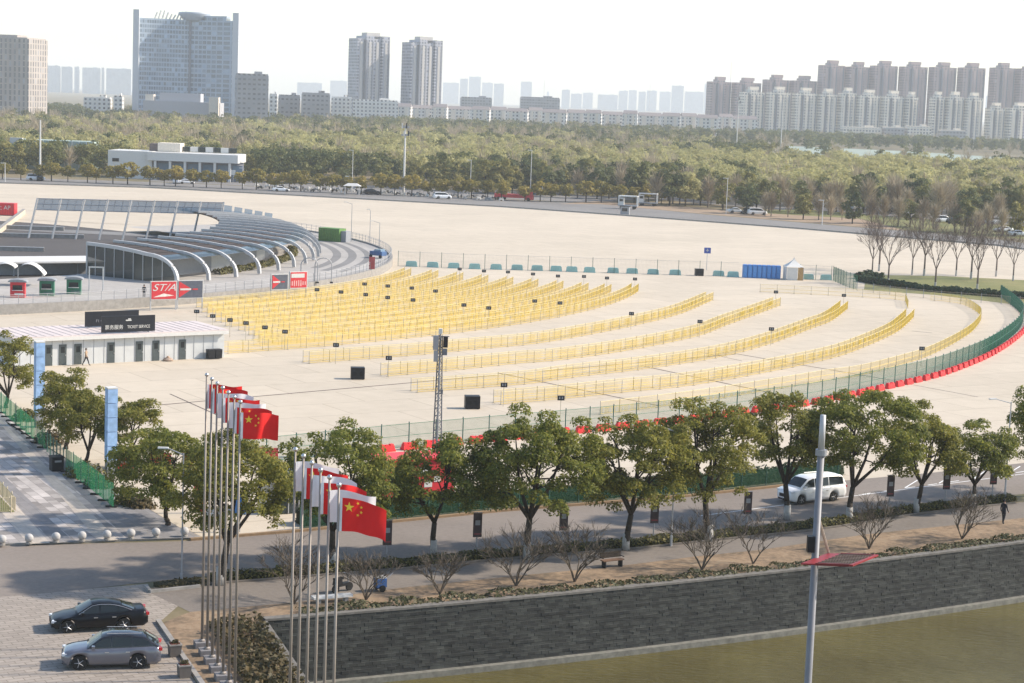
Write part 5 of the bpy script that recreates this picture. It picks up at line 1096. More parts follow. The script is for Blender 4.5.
    for c in (S['fr'], S['rr']):
        for sg in (-1, 1):
            x = L / 2 - c * L; yy = sg * (hw - .125); tw = .105
            ty = MB().lathe([(wr * .62, -tw), (wr * .96, -tw), (wr, -tw * .6), (wr, tw * .6), (wr * .96, tw), (wr * .62, tw)], 22, axis='y').build('wheel', M['rubber'], t, (x, yy, wr), smooth=False)
            rm = MB(); rm.lathe([(.03, sg * .09), (wr * .16, sg * .10), (wr * .16, sg * .06)] if sg > 0 else [(wr * .16, -.06), (wr * .16, -.10), (.03, -.09)], 12, axis='y')
            for k in range(5 if detail else 4):
                a = 2 * PI * k / (5 if detail else 4); rm.tube((0, sg * .09, 0), (wr * .63 * math.cos(a), sg * .085, wr * .63 * math.sin(a)), .035, .03, 4); 
            rm.lathe([(wr * .58, -.1), (wr * .66, -.1), (wr * .66, .1), (wr * .58, .1)], 20, axis='y'); rm.build('rim', M['rim'], ty)
    if detail:
        fx = L / 2
        for sg in (-1, 1):
            zz = lerp_prof(S['top'], .05) - .1
            MB().box((fx - .17, sg * hw * .70, zz), (.26, .34, .12), sg * -.35).build('headlight', plain('headlight_lens', (.7, .72, .75), .15), t)
            z2 = lerp_prof(S['top'], .97) - .14; MB().box((-fx + .07, sg * hw * .68, z2), (.16, .42, .15), sg * .25).build('taillight', plain('taillight_lens', (.35, .02, .02), .2), t)
            sm = L / 2 - (spl[0][0] + .015) * L; MB().box((sm, sg * (hw + .06), lerp_prof(S['top'], spl[0][0]) + .10), (.16, .22, .15)).build('mirror', paint, t)
            for a, b in spl[:2]: MB().box((L / 2 - b * L + .18, sg * (hw + .002), .78 + (.1 if kind != 'sedan' else 0)), (.2, .03, .035)).build('door_handle', M['alloy'], t)
        MB().box((fx - .02, 0, .50 + (.1 if kind != 'sedan' else 0)), (.09, hw * 1.0, .24)).build('grille', M['dark'], t); MB().box((fx - .05, 0, .33), (.1, hw * 1.3, .12)).build('bumper_intake', M['dark'], t)
        if kind == 'sedan':
            for sg in (-1, 1):
                mb = MB()
                for i in range(12):
                    a, b = [.28 + .55 * (i + k) / 12 for k in (0, 1)]; mb.tube(*[(L / 2 - s * L, sg * (cpt(s, lerp_prof(cab, s) - .05, lerp_prof(S['top'], s)) + .015), max(lerp_prof(cab, s) - .05, lerp_prof(S['top'], s) + .03)) for s in (a, b)], .013, None, 4)
                mb.build('chrome_trim', M['alloy'], t)
        if kind == 'van' or kind == 'suv':
            for sg in (-1, 1): MB().tube((L / 2 - .45 * L, sg * wrf * .86, H + .045), (L / 2 - .8 * L, sg * wrf * .86, H + .03), .02, None, 5).build('roof_rail', M['rim'] if kind == 'suv' else paint, t)
    return t
blackp = plain('black_car_paint', (.004, .0045, .006), .3, 0, .05, coat=.25); greyp_ = plain('silver_lilac_paint', (.14, .145, .175), .3, .45, .05, coat=1.); whitep = plain('white_car_paint', (.78, .78, .78), .3, 0, .03, coat=.8); blackroof = plain('black_roof_paint', (.012, .012, .014), .25, coat=1.)
make_car('sedan', 'black sedan parked on the block paved driveway', W(98.5, 627.5), PI + R(18), blackp)
make_car('suv', 'silver grey crossover with a black roof parked in front of the black sedan', W(111.5, 664.5), PI + R(12), greyp_, roofm=blackroof)
make_car('van', 'white people carrier driving on the near road between the trees', W(811, 500.5), PI + R(33), whitep, 'white_van', 'van')
src = [make_car('sedan', 'pale saloon in the far car park at the right edge', W(1003, 232), PI + .3, whitep, detail=False), make_car('suv', 'dark estate car in the far car park', W(974, 226), .4, blackp, detail=False), make_car('van', 'white minibus in the far car park', W(942, 222.5), .3, whitep, detail=False, name='parked_van', cat='van')]
src[0]['label'] = 'small distant saloon car parked beyond the plaza among the bare trees'; src[1]['label'] = 'small distant dark hatchback parked beyond the plaza'; src[2]['label'] = 'small distant white minibus parked beyond the plaza'
for s in src: s['group'] = 'cars in the far car parks'
r = random.Random(9)
spots = [(x, y) for x, y in ((736, 213), (746, 214), (757, 215), (828, 207), (852, 209.5), (860, 210), (872, 211), (893, 213), (905, 214), (926, 216), (951, 218), (995, 224), (1018, 236), (955, 224))]
spots += [(178, 183.5), (186, 184), (40, 181), (36, 180.5), (281, 191.5), (372, 194.7), (442, 199)]
for i, p in enumerate(spots): dup(src[(i * 7) % 3], W(*p), r.choice([.2, 1.4, 1.7, .1]) + r.uniform(-.15, .15))
bus = thing('red_lorry', 'red flat lorry parked on the far road in front of the woods', 'lorry', tuple(W(515, 200.5)), -.15)
MB().box((-1.5, 0, 1.3), (8.5, 2.4, 1.0)).build('load_bed', M['redboard'], bus); MB().box((4.1, 0, 1.7), (2.2, 2.4, 2.6), taper=.94).build('cab', M['redboard'], bus); MB().box((4.9, 0, 2.2), (.7, 2.2, .9)).build('windscreen', M['glass'], bus); MB().box((2.4, 0, 2.6), (.8, 1.6, 1.8)).build('crane', M['white'], bus)
for x in (-4.5, -3.2, 3.9):
    for s in (-1, 1): MB().lathe([(.1, -.15), (.5, -.15), (.5, .15), (.1, .15)], 12, (x, s * 1.1, .5), axis='y').build('wheel', M['rubber'], bus)
for px, lab in (((628, 209), 'white open frame truck trailer nearer the plaza edge'), ((648, 206), 'white open frame truck trailer farther along the far road')):
    t = thing('truck_trailer', lab, 'trailer', tuple(W(*px)), -.2); MB().box((0, 0, .9), (5.2, 2.2, .3)).build('bed', M['greysteel'], t); mb = MB()
    for x in (-2.5, 2.5):
        for y in (-1, 1): mb.box((x, y, 2.2), (.25, .2, 2.6))
    mb.box((0, 0, 3.45), (5.2, 2.2, .3)); mb.build('frame', M['white'], t); MB().box((-1.8, 0, 2.0), (1.2, 2.0, 2.0)).build('cab', M['white'], t); MB().box((-1.8, -1.02, 2.4), (.9, .05, .7)).build('window', M['glass'], t)
    for x in (-1.7, 1.7):
        for s in (-1, 1): MB().lathe([(.1, -.12), (.45, -.12), (.45, .12), (.1, .12)], 12, (x, s * .95, .45), axis='y').build('wheel', M['rubber'], t)
t = thing('guard_hut', 'dark grey guard hut at the plaza edge below the white trailers', 'hut', tuple(W(625, 215)), -.2); MB().box((0, 0, 1.1), (2.2, 1.8, 2.2)).build('cabin', M['greysteel'], t); MB().box((0, -.92, 1.4), (1.4, .05, .8)).build('window', M['glass'], t); MB().box((0, 0, 2.28), (2.6, 2.2, .16)).build('roof', M['dark'], t)
sc_me = MB().box((0, 0, .5), (1.2, .35, .3)).box((-.3, 0, .8), (.6, .35, .2)).tube((.5, 0, .4), (.4, 0, 1.05), .05).box((.42, 0, 1.05), (.08, .6, .08)).lathe([(.1, -.05), (.27, -.05), (.27, .05), (.1, .05)], 10, (-.55, 0, .27), axis='y').lathe([(.1, -.05), (.27, -.05), (.27, .05), (.1, .05)], 10, (.6, 0, .27), axis='y')
sms = [sc_me.mesh('scooter', m) for m in (M['white'], M['dark'], M['greyp'])]
for i in range(70):
    x = 256 + i * 3.55 + r.uniform(-1, 1); y = 186.5 + (x - 250) * .0525 + r.uniform(-1.0, 2.2); o = bpy.data.objects.new('parked_scooter', sms[i % 3]); col.objects.link(o); o.location = W(x, y); o.rotation_euler = (0, 0, r.uniform(0, 3.1)); tag(o, 'tiny distant scooter in the crowded row beyond the plaza', 'scooter', 'distant parked scooters')

# ------------------------------------------------------------------ far trees
def far_crown(kind, seed, q=1.0):
    g = np.random.default_rng(seed); r = random.Random(seed); mb = MB(); cl = []
    if kind == 'round':
        for _ in range(16): d = g.normal(0, 1, 3); d /= np.linalg.norm(d); cl.append(((d[0] * 1.75, d[1] * 1.75, 3.3 + d[2] * 1.35), 1.1))
        blob_crown(mb, cl, 46 * q, .40, g, 1.4)
    elif kind == 'evergreen':
        for _ in range(24): d = g.normal(0, 1, 3); d /= np.linalg.norm(d); k = r.uniform(.6, 1); cl.append(((d[0] * 3.3 * k, d[1] * 3.3 * k, 5.6 + d[2] * 4.3 * k), 1.5))
        blob_crown(mb, cl, 26 * q, .55, g, 1.4)
    elif kind == 'willow':
        for _ in range(26): d = g.normal(0, 1, 3); d /= np.linalg.norm(d); k = r.uniform(.55, 1); cl.append(((d[0] * 4.2 * k, d[1] * 4.2 * k, 5.4 + d[2] * 4.2 * k), 1.8))
        blob_crown(mb, cl, 17 * q, .40, g, 2.8)
    else:
        k = int(420 * q); d = g.normal(0, 1, (k, 3)); d /= np.linalg.norm(d, axis=1)[:, None]; p = d * g.uniform(.3, 1, (k, 1)) * np.array([2.3, 2.3, 4.0]) + np.array([0, 0, 6.0])
        t = d * np.array([1, 1, .4]) + np.array([0, 0, 1.0]); t /= np.linalg.norm(t, axis=1)[:, None]; b = np.cross(t, g.normal(0, 1, (k, 3))); b /= np.linalg.norm(b, axis=1)[:, None]
        ln = g.uniform(.6, 1.6, (k, 1)); wd = .07; qd = np.stack([p - t * ln - b * wd, p - t * ln + b * wd, p + t * ln + b * wd * .4, p + t * ln - b * wd * .4], 1).reshape(-1, 3)
        o = len(mb.v); mb.v += [tuple(x) for x in qd.tolist()]; mb.f += [(o + 4 * i, o + 4 * i + 1, o + 4 * i + 2, o + 4 * i + 3) for i in range(k)]; mb.m += [0] * k
    return mb
KM = {'round': 'leafR', 'evergreen': 'leafD', 'willow': 'leafW', 'bare': 'leafB'}
crowns = {k: [far_crown(k, 900 + i).mesh('crown', M[KM[k]]) for i in range(3)] for k in KM}
trk = {'round': MB().tube((0, 0, 0), (0, 0, 2.6), .16, .12, 6).mesh('trunk', M['bark']), 'evergreen': MB().tube((0, 0, 0), (0, 0, 5), .25, .15, 6).mesh('trunk', M['bark']), 'willow': MB().tube((0, 0, 0), (0, 0, 5), .25, .15, 6).mesh('trunk', M['twig']), 'bare': MB().tube((0, 0, 0), (0, 0, 8), .2, .05, 6).mesh('trunk', M['fartwig'])}
LAB = {'round': ('street_tree', 'small round olive crowned street tree along the far road', 'round street trees along the far road'), 'evergreen': ('evergreen_tree', 'dark evergreen tree at the front of the woods beyond the plaza', 'dark evergreen trees at the wood edge'), 'willow': ('willow_tree', 'pale yellow green willow rising behind the dark front trees', 'pale willows beyond the plaza'), 'bare': ('leafless_tree', 'leafless brown tree at the front of the woods beyond the plaza', 'leafless trees at the wood edge')}
def far_tree(kind, p, s, i):
    nm, lab, grp = LAB[kind]; t = thing(nm, lab, 'tree', (p.x, p.y, 0), i * 2.4, grp); t.scale = (s * r.uniform(.9, 1.12), s * r.uniform(.9, 1.12), s); put('trunk', trk[kind], t); put('crown', crowns[kind][i % 3], t)
fr_line = [W(*p) for p in fr_far]
def edge_y(x):                      # depth of the far road's far side
    for a, b in zip(fr_line, fr_line[1:]):
        if a.x <= x <= b.x: return a.y + (b.y - a.y) * (x - a.x) / (b.x - a.x)
    return fr_line[0].y if x < fr_line[0].x else fr_line[-1].y
i = 0
for k in range(46):
    px = 6 + k * 15.6 + r.uniform(-4, 4)
    if 55 < px < 62: continue
    y = 180 + px * .0415 - (1.0 if px < 500 else (px - 500) * .022); far_tree('round', W(px, y), r.uniform(.85, 1.2), i); i += 1
nind = 0; mass = {'evergreen': [], 'willow': [], 'bare': []}
def yh_px(X, Y): return X / Y
blocked = [(WD(105, 178, 600).x, WD(236, 178, 600).x, 590, 640)]
pts = []
Y = 520.
while Y < 1800:
    step = 8.5 if Y < 760 else (11 if Y < 1100 else 15)
    hw = .275 * Y + 12; X = -hw
    while X < hw:
        x, y = X + r.uniform(-.45, .45) * step, Y + r.uniform(-.45, .45) * step; X += step
        d = y - edge_y(max(-200, min(130, x))); u = 512 + FPX * x / y
        if u < 640 and d < 26: continue
        if u >= 640 and y < 545 + (u - 640) * -.06: continue
        if u > 760 and 925 < y < 1560 and r.random() < .9: continue
        if 640 < u <= 760 and 1000 + (760 - u) * 5 < y < 1560 and r.random() < .8: continue
        if any(a < x < b and c - 10 < y < e for a, b, c, e in blocked): continue
        if 300 < u < 430 and 900 < y < 960: continue
        pts.append((x, y, d, u))
    Y += step
for x, y, d, u in pts:
    q = r.random()
    nz = math.sin(x * .031 + 1.3 + y * .004) * math.sin(y * .017 + x * .009); q += .22 * math.sin(x * .055 + y * .023) * math.sin(y * .041 - x * .02)
    if u < 700:
        if y < 650: kd = 'evergreen' if q < .72 - .2 * nz else ('bare' if q < .88 else 'willow')
        elif u < 260 and 760 < y < 1150: kd = 'bare' if q < .6 else ('willow' if q < .85 else 'evergreen')
        elif y < 1030: kd = 'willow' if q < .62 + .3 * nz else ('bare' if q < .88 else 'evergreen')
        elif y < 1300: kd = 'bare' if q < .5 - .3 * nz else ('evergreen' if q < .85 else 'willow')
        else: kd = 'evergreen' if q < .85 else 'bare'
    else:
        if y < 570: kd = 'evergreen' if q < .36 else ('bare' if q < .9 else 'willow')
        elif y < 930: kd = 'willow' if q < .72 + .2 * nz else ('bare' if q < .93 else 'evergreen')
        else: kd = 'evergreen' if q < .8 else 'bare'
    s = r.uniform(.82, 1.15) * (1.06 if y > 1200 else 1.0)
    front = y < (600 if u < 700 else 566)
    if front and nind < 285: far_tree(kd, Vector((x, y, 0)), s, nind); nind += 1
    else: mass[kd].append((x, y, s))
for k in range(22):      # thin planting between the far car park and the lawn strip
    px = 748 + k * 13.5 + r.uniform(-4, 4); far_tree('bare' if k % 4 else 'evergreen', W(px, 212.5 + (px - 748) * .088 + r.uniform(-1, 2.5)), r.uniform(.62, .86), nind + k)
for kd, lst in mass.items():
    proto = [np.array(far_crown(kd, 950 + j, .55).v).reshape(-1, 4, 3) for j in range(4)]; V = []
    for j, (x, y, s) in enumerate(lst):
        pv = proto[j % 4]; 
        if y > 1000: pv = pv[::2]
        a = r.uniform(0, 6.28); ca_, sa_ = math.cos(a), math.sin(a); k = 1.0 if y < 1000 else 1.35
        c = pv.mean(1, keepdims=True); w = ((pv - c) * k + c) * s; q = w.copy(); q[..., 0] = w[..., 0] * ca_ - w[..., 1] * sa_ + x; q[..., 1] = w[..., 0] * sa_ + w[..., 1] * ca_ + y; V.append(q.reshape(-1, 3))
    V = np.concatenate(V); nq = len(V) // 4; me = bpy.data.meshes.new(kd + '_wood'); me.vertices.add(len(V)); me.vertices.foreach_set('co', V.astype(np.float32).ravel()); me.loops.add(nq * 4); me.loops.foreach_set('vertex_index', np.arange(nq * 4, dtype=np.int32)); me.polygons.add(nq); me.polygons.foreach_set('loop_start', np.arange(0, nq * 4, 4, dtype=np.int32)); me.update(calc_edges=True); me.materials.append(M[KM[kd]])
    o = bpy.data.objects.new(kd + '_wood', me); col.objects.link(o); o['kind'] = 'stuff'

# ------------------------------------------------------------------ buildings
def tower(label, x0, x1, yt, Y, mat, name='apartment_tower', grp=None, depth=16, rz=.25, core=True, trim=None, wings=2, cat='building'):
    a, b = WD(x0, yt, Y), WD(x1, yt, Y); w = (b.x - a.x) ; H = (a.z + b.z) / 2; w2 = w / (math.cos(rz) + depth / max(w, 1) * math.sin(abs(rz))) if w > depth * math.sin(abs(rz)) * 1.3 else w * .75
    t = thing(name, label, cat, ((a.x + b.x) / 2, Y + depth / 2, 0), rz, grp); w = max(4., w2) * (1.03 if name == 'apartment_tower' and wings == 3 else (1.08 if name == 'apartment_block' else 1))
    if core:
        mb = MB(); n = wings
        for k in range(n): cx = -w / 2 + w * (k + .5) / n; mb.box((cx, 0, H / 2 - (.8 if k % 2 else 2.2)), (w / n * .985, depth * (1.0 if k % 2 else .86), H - (1.6 if k % 2 else 4.4)))
        mb.build('wall', mat, t)
        MB().box((w * .05, 0, H - .2), (w * .42, depth * .5, 3.4)).build('roof_house', trim or mat, t)
        for k in range(n):
            cx = -w / 2 + w * (k + .5) / n; MB().box((cx, -depth * (.5 if k % 2 else .43) - .25, H / 2 - 3), (w / n * .3, .5, H - 9)).build('balcony_stack', trim or mat, t)
        MB().box((-w / 2 + w / n, -depth * .47, H / 2 - 3), (w * .045, depth * .2, H - 7)).build('recess_strip', M['greyfac'], t)
        for k in range(n):
            cx = -w / 2 + w * (k + .82) / n; MB().box((cx, -depth * (.5 if k % 2 else .43) - .02, H / 2 - 3), (w / n * .14, .3, H - 8)).build('recess_strip', M['greyfac'], t)
    else:
        MB().box((0, 0, H / 2), (w, depth, H)).build('wall', mat, t); MB().box((0, 0, H + .5), (w * .96, depth * .96, 1.0)).build('parapet', trim or mat, t); MB().box((w * .2, 0, H + 1.6), (w * .22, depth * .5, 2.2)).build('roof_house', trim or mat, t)
    return t
M['greyfac'] = plain('grey_recess', (.17, .18, .21), .6)
mauve = facade_mat('mauve_facade', (.37, .28, .27), (.18, .17, .19), 3.4, 3.0, .5, .45); cream = facade_mat('cream_facade', (.64, .60, .52), (.17, .18, .20), 3.2, 3.0, .55, .5); ctrim = plain('cream_trim', (.74, .66, .55), .8); mtrim = plain('mauve_trim', (.40, .31, .295), .8)
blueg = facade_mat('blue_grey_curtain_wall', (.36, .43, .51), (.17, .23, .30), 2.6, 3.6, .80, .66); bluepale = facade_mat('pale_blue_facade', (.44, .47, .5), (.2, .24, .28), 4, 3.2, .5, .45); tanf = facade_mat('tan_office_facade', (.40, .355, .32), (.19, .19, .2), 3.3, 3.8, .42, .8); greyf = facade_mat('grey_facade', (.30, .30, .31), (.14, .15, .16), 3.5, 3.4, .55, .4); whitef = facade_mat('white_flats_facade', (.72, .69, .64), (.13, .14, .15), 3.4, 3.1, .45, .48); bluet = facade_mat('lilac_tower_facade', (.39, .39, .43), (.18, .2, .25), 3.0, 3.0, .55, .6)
# hotel with the concave front
Yh = 1500; a, b = WD(137, 12, Yh), WD(235.5, 14, Yh); wv = b.x - a.x; Hh_ = a.z - 4; hot = thing('hotel_tower', 'huge blue grey hotel slab with a saucer shaped top at upper left', 'building', ((a.x + b.x) / 2, Yh, 0))
def plan(u): return (-wv / 2 + wv * u, 14 * (1 - (2 * u - 1) ** 2) * (1.0) + 0)
mb = MB(); fr_ = [plan(k / 20) for k in range(21)]; mb.prism(fr_ + [(wv / 2, 34), (-wv / 2, 34)], 0, Hh_); mb.build('curtain_wall', blueg, hot)
for sx in (-1, 1): MB().box((sx * (wv / 2 + .4), 12, Hh_ / 2 + 3), (4.5, 26, Hh_ + 6)).build('end_fin', plain('pale_concrete_fin', (.5, .52, .55), .7), hot)
c = plan(.5); MB().lathe([(8, 0), (9, 1.5), (12.5, 5.5), (12, 6.8), (3, 7.4)], 24, (3, c[1] + 6, Hh_ - 1)).build('saucer', plain('saucer_cladding', (.34, .38, .43), .5), hot, smooth=True)
for k in range(9):
    u = .16 + k * .035; q = plan(u); MB().tube((q[0], q[1] + 1, Hh_), (q[0] + 2, q[1] + 1, Hh_ + 5 + 1.5 * math.sin(k)), .6, None, 4).build('roof_frame', M['white'], hot)
mb = MB(); mb.prism([plan(.66 + k * .06) for k in range(5)] + [(plan(.9)[0], 30), (plan(.66)[0], 30)], Hh_, Hh_ + 3.5); mb.build('roof_screen', blueg, hot)
MB().box((1.0, c[1] - .8, Hh_ / 2), (1.6, 1.6, Hh_)).build('centre_seam', M['greyfac'], hot)
hp_ = WD(184, 92, Yh - 60); t = thing('podium_building', 'low pale grey podium block at the foot of the hotel', 'building', (hp_.x, Yh - 60, 0)); MB().box((0, 0, 9), (56, 20, 18)).build('wall', plain('grey_podium', (.40, .40, .42), .8), t); MB().box((-2, 2, 20.5), (30, 14, 7)).build('upper_block', plain('grey_podium_upper', (.42, .42, .44), .8), t); MB().box((24, -9.5, 11), (7, 8, 22)).build('entrance_tower', ctrim, t); MB().box((-24, -3, 20), (6, 8, 5)).build('roof_house', ctrim, t)
tower('broad tan office block with a stepped roof at the upper left edge', -60, 41, 38, 1300, tanf, 'office_block', depth=26, rz=-.25, core=False, trim=plain('tan_trim', (.38, .34, .31), .8))
tower('grey mid rise block right beside the hotel', 232, 268, 75, 1400, greyf, 'office_block', depth=20, rz=.2, core=False)
t1 = tower('lilac grey tower block left of the central pair', 348, 389, 34, 1900, bluet, depth=22, rz=.55, wings=4, trim=plain('pale_tower_edge', (.50, .47, .44), .8)); tower('lilac grey tower block right of the central pair', 401.5, 442, 38, 1900, bluet, depth=22, rz=.55, wings=4, trim=plain('pale_tower_edge', (.50, .47, .44), .8))
mv = [(708, 732, 78), (733, 762, 79), (764, 790, 76), (791, 818, 77), (820, 846, 61.5), (847, 871, 63), (872, 899, 62), (901, 929, 63), (931, 958, 63.5), (960, 987, 64), (992, 1017, 64), (1018, 1044, 65)]
for k, (x0, x1, yt) in enumerate(mv): tower('tall mauve apartment tower in the rear right cluster, %s from its left end' % ORD[k], x0, x1, yt, 2300, mauve, grp='mauve apartment towers', depth=16, rz=.3, wings=3, trim=mtrim)
cw_ = [(741, 765, 88), (768, 791, 88), (794, 818, 89), (819, 838, 90), (840, 857, 89), (858, 881, 91), (883, 905, 92), (906, 919, 93), (932, 946, 93), (947, 965, 93), (966, 984, 94), (988, 1006, 104), (1008, 1034, 104)]
for k, (x0, x1, yt) in enumerate(cw_): tower('cream mid rise apartment block before the mauve towers, %s from the left' % ORD[k], x0, x1, yt, 2080, cream, 'apartment_block', 'cream apartment blocks', depth=12, rz=.3, wings=3, trim=ctrim)
for x0, x1, yt, lab in ((842, 882, 128, 'low cream colonnaded block left of the pair before the cream flats'), (884, 905, 128, 'low grey block between the two colonnaded blocks'), (907, 932, 127, 'low cream colonnaded block right of the pair before the cream flats'), (940, 966, 131, 'low pale block with a dark door before the right flats')): tower(lab, x0, x1, yt, 1960, cream if 'cream' in lab else greyf, 'low_block', depth=12, rz=.1, core=False, trim=ctrim)
# white walk-up flats with pitched roofs
xs = 395; k = 0; roofg = plain('grey_tile_roof', (.22, .19, .185), .8)
while xs < 742:
    wpx = [17, 22, 15, 25, 19][k % 5]; yt = 106.5 + (xs - 400) * .034 + [0, 1, -.6, .8, .3][k % 5]; Y = 1760 + [0, 60, 25, 90][k % 4]; a, b = WD(xs, yt, Y), WD(xs + wpx, yt, Y); w = b.x - a.x; H = a.z
    t = thing('walk_up_flats', 'white walk up flats under grey pitched roof, %s from the left' % ORD[k % 20], 'building', ((a.x + b.x) / 2, Y, 0), .12 if k % 2 else -.1, 'white walk up flats'); MB().box((0, 0, H / 2), (w * .97, 11, H)).build('wall', whitef, t)
    MB().add([(-w / 2, -6, H), (w / 2, -6, H), (w / 2, 6, H), (-w / 2, 6, H), (-w * .44, 0, H + 3), (w * .44, 0, H + 3)], [(0, 1, 5, 4), (2, 3, 4, 5), (1, 2, 5), (3, 0, 4), (3, 2, 1, 0)]).build('roof', roofg, t)
    for s in (-.28, .22): MB().box((w * s, -5.9, H / 2), (w * .16, 1.0, H - 1)).build('balcony_stack', ctrim, t)
    xs += wpx * .97; k += 1
for x0, x1, yt, Y, m, lab in ((268, 277, 95, 1500, whitef, 'small white block right beside the grey mid rise'), (277, 300, 96, 1560, greyf, 'low dark grey hall between white blocks'), (300, 330, 94, 1540, greyf, 'grey flat roofed block left of the central towers'), (330, 352, 98, 1600, whitef, 'pale flat roofed block at the foot of the left tower'), (352, 398, 101, 1700, whitef, 'long white low block at the foot of the central towers'), (112, 122, 97, 1450, whitef, 'small white house in the trees left of the hotel'), (82, 110, 98.5, 1460, whitef, 'long low white shed in the trees left of the hotel'), (460, 492, 98, 2300, greyf, 'grey low hall beyond the white flats'), (520, 560, 98, 2400, greyf, 'wide grey low hall beyond the white flats, right')): tower(lab, x0, x1, yt, Y, m, 'low_block', depth=14, rz=.1, core=False)
# pale distant skyline
dist = [(46, 60, 66), (61, 72, 67), (74, 79, 67), (82, 100, 68), (101, 104, 68), (106, 131, 69), (297, 322, 83), (330, 347, 81), (443, 459, 83), (460, 468, 79), (469, 481, 77), (482, 493, 83), (494, 504, 84), (521, 532, 82), (547, 549, 92), (562, 570, 90), (571, 582, 94), (583, 593, 93), (598, 618, 95), (619, 628, 91), (629, 637, 90.5), (639, 646, 92), (647, 657, 91), (660, 671, 92), (672, 684, 86), (685, 704, 92), (705, 709, 84), (987, 992, 96)]
for k, (x0, x1, yt) in enumerate(dist):
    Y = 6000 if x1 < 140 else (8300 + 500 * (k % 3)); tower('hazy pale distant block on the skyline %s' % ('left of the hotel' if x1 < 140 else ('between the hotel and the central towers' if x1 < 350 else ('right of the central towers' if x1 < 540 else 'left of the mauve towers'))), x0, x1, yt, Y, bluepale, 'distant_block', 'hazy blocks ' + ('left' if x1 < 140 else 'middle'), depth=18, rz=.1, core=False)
# low white building by the far road
Yb = 596; a, b = WD(108, 150, Yb), WD(238, 155, Yb); t = thing('low_pavilion', 'low white two storey building behind the street trees at left', 'building', (a.x, Yb, 0), -.03); wv = b.x - a.x; Hb = a.z
MB().box((wv * .17, 7, Hb / 2), (wv * .34, 14, Hb)).build('wall', M['white'], t); MB().box((wv * .66, 8, Hb * .36), (wv * .66, 12, Hb * .72)).build('recessed_wall', M['greyfac'], t); MB().box((wv * .66, 6, Hb * .84), (wv * .70, 14.5, Hb * .3)).build('upper_band', M['white'], t)
for k in range(6): MB().box((wv * (.37 + .115 * k), -.6, Hb * .34), (.7, .7, Hb * .68)).build('column', M['white'], t); MB().box((wv * (.42 + .115 * k), 1.9, Hb * .35), (3.0, .15, Hb * .5)).build('window', M['bluish_glass'], t)
MB().box((wv * .06, -.08, Hb * .66), (2.0, .2, 1.0)).build('window', M['glass'], t); MB().box((wv * .44, 9, Hb + 1.3), (7, 6, 2.6)).build('roof_house', ctrim, t); MB().box((wv * .36, 9, Hb + 1.1), (6, 5, 2.4)).build('roof_house', plain('brown_roof_house', (.13, .10, .09), .8), t)
for k in range(7): MB().box((wv * (.56 + .06 * k), 10, Hb + .9), (2.4, 2, 1.5)).build('roof_light', M['white'] if k % 2 else M['wall_glass'], t)
a, b = WD(12, 139, 640), WD(92, 142, 640); t = thing('low_hall', 'low pale green hall with a white corner at the left among trees', 'building', (a.x, 640, 0)); wv = b.x - a.x; MB().box((wv / 2, 5, a.z / 2), (wv, 10, a.z)).build('wall', plain('pale_green_wall', (.36, .44, .40), .8), t); MB().box((1.5, -.3, a.z / 2), (4, 1, a.z + 1)).build('corner_block', M['white'], t); mb = MB()
for k in range(10): mb.box((wv * (.12 + .09 * k), -.05, a.z * .5), (.3, .15, a.z))
mb.build('pilaster', M['white'], t)
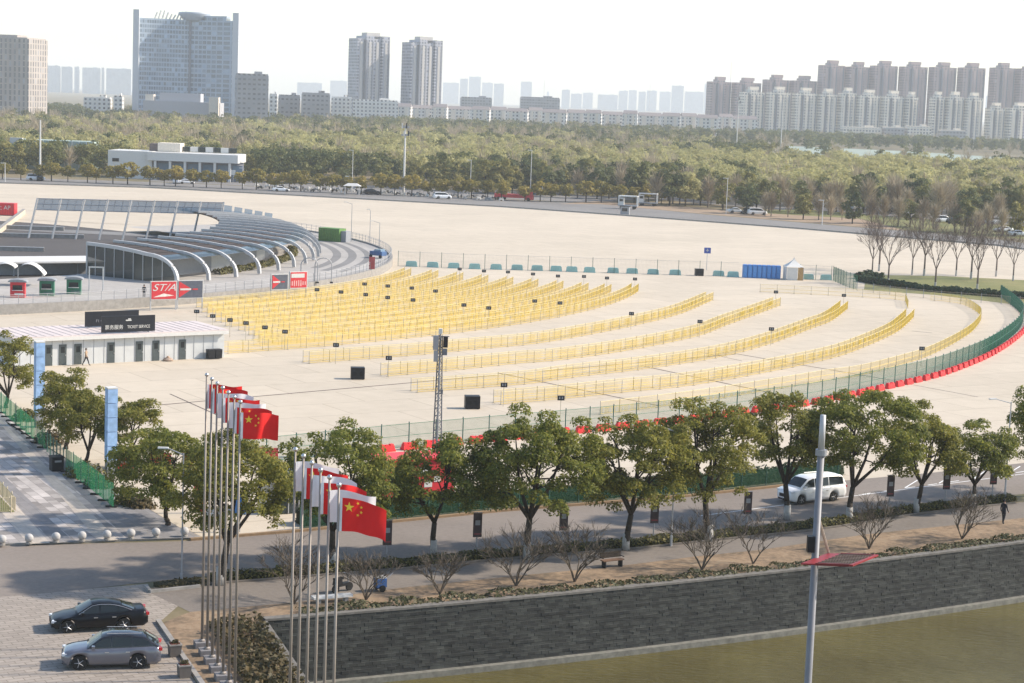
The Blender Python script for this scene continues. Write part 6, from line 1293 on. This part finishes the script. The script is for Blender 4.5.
# masts
def mast(label, px, ytop, name='floodlight_mast', heads=True, zb=0.):
    p = W(*px); top = WD(px[0] + (px[1] - ytop) * .033, ytop, p.y); t = thing(name, label, 'mast', tuple(p)); H = top.z; MB().tube((0, 0, 0), (0, 0, H), .35, .2, 8).build('pole', M['white'], t)
    if heads:
        for z in (0, -2.2): MB().box((0, 0, H + z - .6), (2.2, .7, .5)).build('platform', M['greysteel'], t)
        for k in range(4): MB().box((-.9 + k * .6, -.3, H - .2 - 2.2 * (k % 2)), (.35, .3, 1.5)).build('antenna', M['white'] if k < 2 else M['dark'], t)
    return t
mast('white telecom mast with antenna panels in front of the woods, centre left', (403.5, 195), 125); mast('tall floodlight mast in front of the cream flats, left one', (736, 156), 98); mast('tall thin mast in front of the cream flats, right one', (780, 160), 100, heads=False); mast('thin white mast among trees before the low building', (40, 178), 120, heads=False); mast('thin pale mast in the distance over the white flats, left of the two', (543, 122), 80, heads=False, name='distant_mast'); mast('thin pale mast in the distance over the white flats, right of the two', (648.5, 122), 83, heads=False, name='distant_mast')
for k, (x, y, yt) in enumerate(((352, 192, 150), (470, 198, 160), (530, 201, 150), (726, 214, 178), (243, 187, 168), (822, 225, 200), (5, 182, 163))):
    p = W(x, y); h = (y - yt) / (y - 100 - (x - 512) * .037) * HC; t = thing('street_lamp', 'slim white street lamp along the far road', 'lamp', tuple(p), 0, 'lamps along the far road'); MB().tube((0, 0, 0), (0, 0, h), .13, .08, 6).build('pole', M['white'], t); MB().box((-.5, 0, h), (1.4, .3, .15)).build('lamp_head', M['white'], t)
for k, (x, y) in enumerate(((347, 190), (463, 197), (544, 200), (233, 184))):
    p = W(x, y); t = thing('road_sign', 'small white sign board on a post along the far road', 'sign', tuple(p), 0, 'white boards along the far road'); MB().tube((0, 0, 0), (0, 0, 3), .08).build('post', M['greysteel'], t); MB().box((0, -.1, 3.4), (1.3, .1, 1.5)).build('board', M['white'], t)
p = W(352, 195); t = thing('white_gazebo', 'white canopy among the scooters beyond the plaza', 'gazebo', tuple(p)); MB().box((0, 0, 2.9), (5, 3, .7), taper=.5).build('canopy', M['white'], t)
for x in (-2, 2):
    for y in (-1, 1): MB().tube((x, y, 0), (x, y, 2.6), .08).build('leg', M['paleSteel'], t)
r1 = mast('red and white lattice mast above the mauve towers', (728, 132), 62, heads=False, name='distant_mast')

# ------------------------------------------------------------------ haze
hm = bpy.data.materials.new('haze'); hm.use_nodes = True; ht = hm.node_tree; ht.nodes.clear(); ho = ht.nodes.new('ShaderNodeOutputMaterial'); hv = ht.nodes.new('ShaderNodeVolumePrincipled')
hv.inputs['Color'].default_value = (.90, .955, 1.0, 1); hv.inputs['Density'].default_value = 0.000135; hv.inputs['Anisotropy'].default_value = 0.0
ht.links.new(hv.outputs[0], ho.inputs['Volume'])
mb = MB(); mb.box((0, 5500, 90), (15000, 12400, 194)); hz_ = mb.build('haze', hm); hz_['kind'] = 'stuff'
